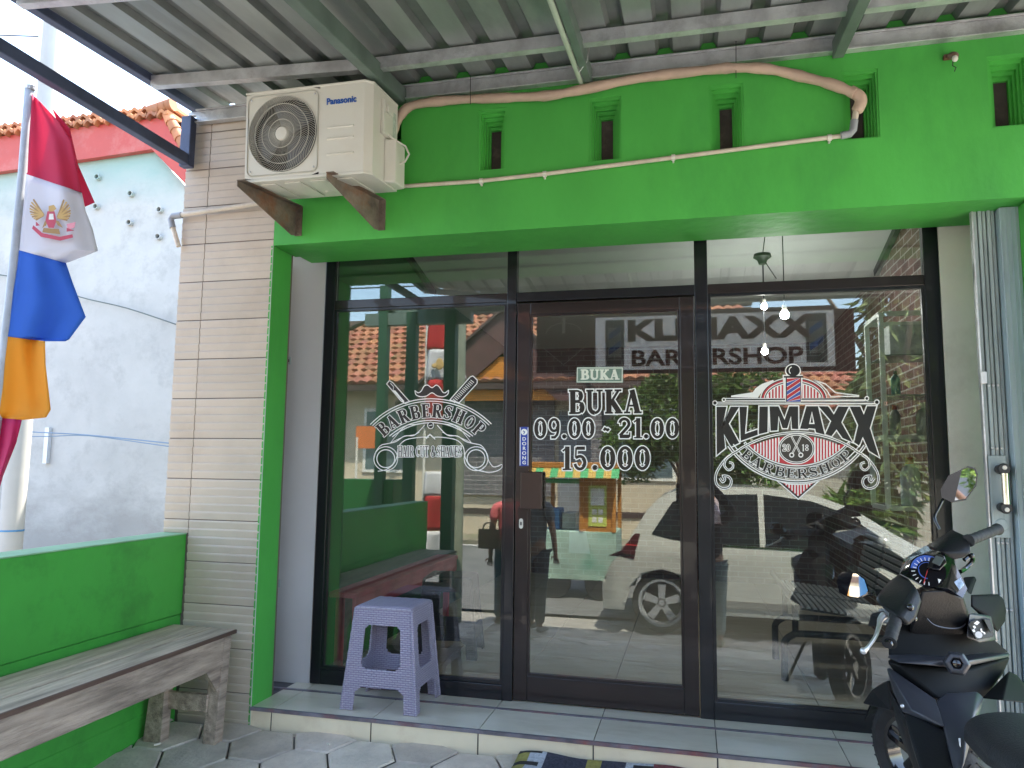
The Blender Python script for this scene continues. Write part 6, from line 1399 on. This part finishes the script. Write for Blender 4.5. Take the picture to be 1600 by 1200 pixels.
sc_hull('key_panel',[h_(1045,820,2.31),h_(1250,850,2.36),h_(1302,1085,2.34),h_(1150,1112,2.29),h_(1020,1060,2.27),h_(1250,900,2.55),h_(1050,1000,2.5)],SGR,.006)
slab('key_plate',[h_(1038,935,2.272),h_(1060,905,2.28),h_(1180,870,2.31),h_(1215,872,2.318),h_(1285,1030,2.31),h_(1270,1050,2.302),h_(1130,1078,2.268),h_(1110,1070,2.262)],.005,SB,.002)
m=MB()
for P in (((1090,925),(1120,900),(1145,915),(1120,940)),((1080,950),(1100,945),(1110,965),(1095,975)),((1150,975),(1165,972),(1170,1000),(1195,1008),(1200,1025),(1185,1028),(1180,1012),(1158,1006)),((1072,985),(1095,978),(1105,1000),(1088,1010)),((1230,990),(1242,985),(1250,1003),(1240,1006))):
    m.prism([h_(x,y,2.262+(x-1040)*.00017) for x,y in P],(0,0.0008,0))
m.lathe([(0,.0),(.010,.0),(.010,.002),(0,.002)],h_(1135,1030,2.262),14,0,Matrix(((1,0,0),(0,0,-1),(0,1,0))))
m.build('key_symbol',mat('dial white',(.8,.82,.85),.4),t)
m=MB(); m.prism([h_(1175,880,2.302),h_(1235,880,2.316),h_(1275,985,2.305),h_(1240,1010,2.294)],(0,-.006,0)); m.build('key_switch',SB,t,bevel=.002)
sc_hull('inner_panel',[q_(212,748,2.31),q_(250,640,2.33),q_(520,640,2.39),q_(565,740,2.42),q_(662,766,2.47),q_(600,790,2.40),q_(430,803,2.27),q_(212,788,2.29),q_(250,700,2.7),q_(560,700,2.75)],SBW,.006)
# --- leg shield: cross bar with hook
sc_hull('leg_shield_bar',[q_(205,785,2.24),q_(210,775,2.26),q_(430,797,2.20),q_(520,797,2.23),q_(668,768,2.42),q_(671,782,2.41),q_(500,822,2.22),q_(430,822,2.19),q_(250,806,2.20),q_(450,800,2.4)],SGR,.005)
m=MB(); c=q_(468,808,2.165); Mh=Matrix.Translation(c)@(Vector(CAM)-c).to_track_quat('Z','Y').to_matrix().to_4x4()
m.lathe([(.010,-.02),(.034,-.02),(.036,.0),(.030,.012),(.017,.014),(.014,.002)],(0,0,0),6,0,Mh); hk=m.build('hook_boss',SGR,t,bevel=.003)
m=MB(); m.lathe([(0,-.002),(.013,-.002),(.015,.004),(.010,.016),(0,.018)],(0,0,0),16,0,Mh); m.build('bag_hook',SG,hk,smooth=True)
shield=[q_(205,800,2.28),q_(250,812,2.24),q_(430,830,2.24),q_(520,830,2.27),q_(668,785,2.45),q_(600,900,2.30),q_(570,940,2.24),q_(400,945,2.18),q_(270,890,2.26)]
sc_hull('leg_shield',shield+[q_(300,720,2.62),q_(560,700,2.72),q_(250,850,2.55),q_(640,850,2.6)],SBW,.008)
# left grey fairing, footboard, tunnel, right fairing
sc_hull('side_fairing',[q_(205,825,2.27),q_(215,822,2.27),q_(270,870,2.24),q_(392,945,2.16),q_(428,1052,2.05),q_(300,985,2.13),q_(265,990,2.16),q_(225,905,2.24),q_(300,1000,2.24),q_(240,900,2.34)],SGR,.004)
sc_hull('lower_cowl',[q_(215,905,2.30),q_(262,992,2.24),q_(330,1090,2.18),q_(400,1215,2.10),q_(312,1215,2.20),q_(268,1110,2.26),q_(236,1010,2.30),q_(300,950,2.45),q_(420,1200,2.4)],SB,.006)
m=MB(); a=q_(263,968,2.145); m.ball(a,.006,10,6); m.build('fairing_screw',SIL,t,smooth=True)
sc_hull('footboard',[q_(268,995,2.17),q_(302,992,2.15),q_(425,1058,2.06),q_(450,1110,2.02),q_(470,1210,1.96),q_(330,1215,1.98),q_(300,1120,2.08),q_(380,1300,1.9),q_(330,1100,2.3)],SB,.008)
sc_hull('centre_tunnel',[q_(390,945,2.16),q_(430,917,2.17),q_(545,912,2.17),q_(572,937,2.16),q_(532,1000,2.06),q_(500,1100,1.98),q_(490,1210,1.92),q_(455,1215,1.93),q_(425,1052,2.05),q_(480,1000,2.3)],SGR,.006)
slab('tunnel_decal',[q_(474,1088,1.975),q_(482,1088,1.973),q_(483,1122,1.955),q_(478,1115,1.958)],.0015,mat('dial white',(.8,.82,.85),.4),.0003)
sc_hull('side_fairing',[q_(560,938,2.18),q_(664,835,2.34),q_(690,848,2.44),q_(722,885,2.36),q_(760,960,2.2),q_(640,945,2.1),q_(700,860,2.5)],SBW,.008)
# seat: wide padded vinyl
m=MB()
so=[(497,1050),(515,1000),(545,965),(590,942),(640,938),(720,950),(800,1000)]
seatc=[]
S0=q_(560,1000,1.98); 
def seatf(u,v):
    # u across, v from nose to tail
    w=.075+.075*min(1,v*2.2)**.7; c=S0+Vector((.03,-.02,-.015))-fwd*(v*.62)+UP*(.035*math.sin(v*PI*.6)); a=PI*u
    r_=math.cos(a)*-1; k=1-(1-min(1,v*9))**2; k*=1-(max(0,v-.93)/.07)**2*.6
    return c+rgt*r_*w*k+UP*((math.sin(a)**.55 if math.sin(a)>0 else 0)*.065*k-.03)
m.grid(seatf,18,26); m.build('seat',SEATM,t,smooth=True,solid=.02)
def bodypt(f,r,u):
    return Vector((2.72,-1.12,gz(-1.2)))+fwd*f+rgt*r+UP*u
sc_hull('tail_body',[bodypt(-.42,-.13,.48),bodypt(-.42,.13,.48),bodypt(-1.1,-.10,.66),bodypt(-1.1,.10,.66),bodypt(-1.2,0,.62),bodypt(-.5,-.15,.32),bodypt(-.5,.15,.32),bodypt(-.95,-.1,.42),bodypt(-.95,.1,.42),bodypt(-.3,-.12,.24),bodypt(-.3,.12,.24)],SB,.02)
FC=lambda f,r,u: bodypt(f+.22,r*.60+.035,.30+u*.66)
sc_hull('front_cowl',[FC(.02,-.20,.62),FC(.02,.20,.66),FC(.05,-.22,.78),FC(.05,.22,.80),FC(.22,-.08,.90),FC(.22,.08,.90),FC(.36,-.10,.66),FC(.36,.10,.66),FC(.30,0,.50),FC(.05,-.16,.38),FC(.05,.16,.38)],SB,.015)
for r_ in (-.10,.10): sc_hull('head_lamp',[FC(.345,r_-.05,.70),FC(.345,r_+.05,.70),FC(.30,r_-.06,.79),FC(.30,r_+.05,.79),FC(.375,r_*.8,.68),FC(.27,r_,.72)],mat('headlamp glass',(.3,.32,.33),.08,coat=1),.004)
# front wheel turned left, mudguard, fork
wc=Vector(at(1432,1205,dep=2.72)); wr=.218
hd=Vector((-.50,.86,0)).normalized(); ax=Vector((hd.y,-hd.x,0)); ax=(ax+UP*.12).normalized(); up2=ax.cross(hd)*-1
if up2.z<0: up2=-up2
wc=Vector((2.735,-.62,gz(-.6)+wr+.005))
Mw=Matrix(((hd.x,up2.x,ax.x,wc.x),(hd.y,up2.y,ax.y,wc.y),(hd.z,up2.z,ax.z,wc.z),(0,0,0,1)))
m=MB(); m.lathe([(wr-.062,-.03),(wr-.035,-.045),(wr-.012,-.036),(wr,-.012),(wr,.012),(wr-.012,.036),(wr-.035,.045),(wr-.062,.03)],(0,0,0),48,0,Mw)
wh=m.build('front_wheel',RUB,t,smooth='auto')
m=MB()
for k in range(40):
    a=2*PI*k/40
    for s_ in (-1,1):
        p=Mw@Vector((wr*math.cos(a)*1.0,wr*math.sin(a),s_*.012)); q=Mw@Vector(((wr-.010)*math.cos(a+.09),(wr-.010)*math.sin(a+.09),s_*.036)); m.bar(p,q,.006,.004)
m.build('tread_block',RUB,wh)
m=MB(); m.lathe([(wr-.062,-.03),(wr-.075,-.028),(wr-.078,0),(wr-.075,.028),(wr-.062,.03)],(0,0,0),40,0,Mw); m.lathe([(0,-.03),(.035,-.03),(.035,.03),(0,.03)],(0,0,0),16,0,Mw)
for k in range(5):
    a=2*PI*k/5; p=Mw@Vector((.03*math.cos(a),.03*math.sin(a),0)); q=Mw@Vector(((wr-.07)*math.cos(a+.25),(wr-.07)*math.sin(a+.25),0)); m.bar(p,q,.022,.018,0,ax)
m.build('rim',SG,wh,smooth='auto')
m=MB(); n=22
for (w0,w1) in ((-.055,.055),):
    G=[]
    for i in range(n+1):
        a=R(28+130*i/n); k=[]
        for j in range(7):
            s_=-1+2*j/6; rr_v=wr+.028-.022*abs(s_)**2.5; k.append(Mw@Vector((-rr_v*math.cos(a),rr_v*math.sin(a),s_*.055)))
        G.append(k)
    m.add([p for k in G for p in k],[(i*7+j,i*7+j+1,(i+1)*7+j+1,(i+1)*7+j) for i in range(n) for j in range(6)])
m.build('front_fender',SB,t,smooth=True,solid=.004)
slab('fender_tip',[q_(115,955,2.70),q_(150,905,2.66),q_(190,878,2.55),q_(206,872,2.5),q_(230,960,2.50),q_(216,985,2.52),q_(120,960,2.70)],.02,SB,.005)
m=MB(); m.tube([Mw@Vector((0,0,.075)),bodypt(.10,-.06,.62)],.016,10); m.tube([Mw@Vector((0,0,-.075)),bodypt(.10,.06,.62)],.016,10); m.build('fork_leg',SB,t,smooth=True)
# rear wheel and engine stay beside the camera but stand on the ground
rc=bodypt(-.98,0,0); rc.z=gz(rc.y)+.24; Mr=Matrix(((fwd.x,0,rgt.x,rc.x),(fwd.y,0,rgt.y,rc.y),(0,1,0,rc.z),(0,0,0,1)))
m=MB(); m.lathe([(.17,-.03),(.205,-.05),(.235,-.02),(.235,.02),(.205,.05),(.17,.03)],(0,0,0),36,0,Mr); m.lathe([(0,-.02),(.17,-.02),(.17,.02),(0,.02)],(0,0,0),20,0,Mr); m.build('rear_wheel',RUB,t,smooth='auto')
sc_hull('engine_block',[bodypt(-.45,-.12,.22),bodypt(-.45,.10,.22),bodypt(-.98,-.12,.18),bodypt(-.98,-.06,.30),bodypt(-.5,.1,.36),bodypt(-.5,-.12,.36)],SB,.015)
m=MB(); m.tube([bodypt(-.45,-.10,.25),bodypt(-.38,-.24,gz(-1.5)-gz(-1.2)+.012)],.010,8); m.build('side_stand',SB,t,smooth=True)
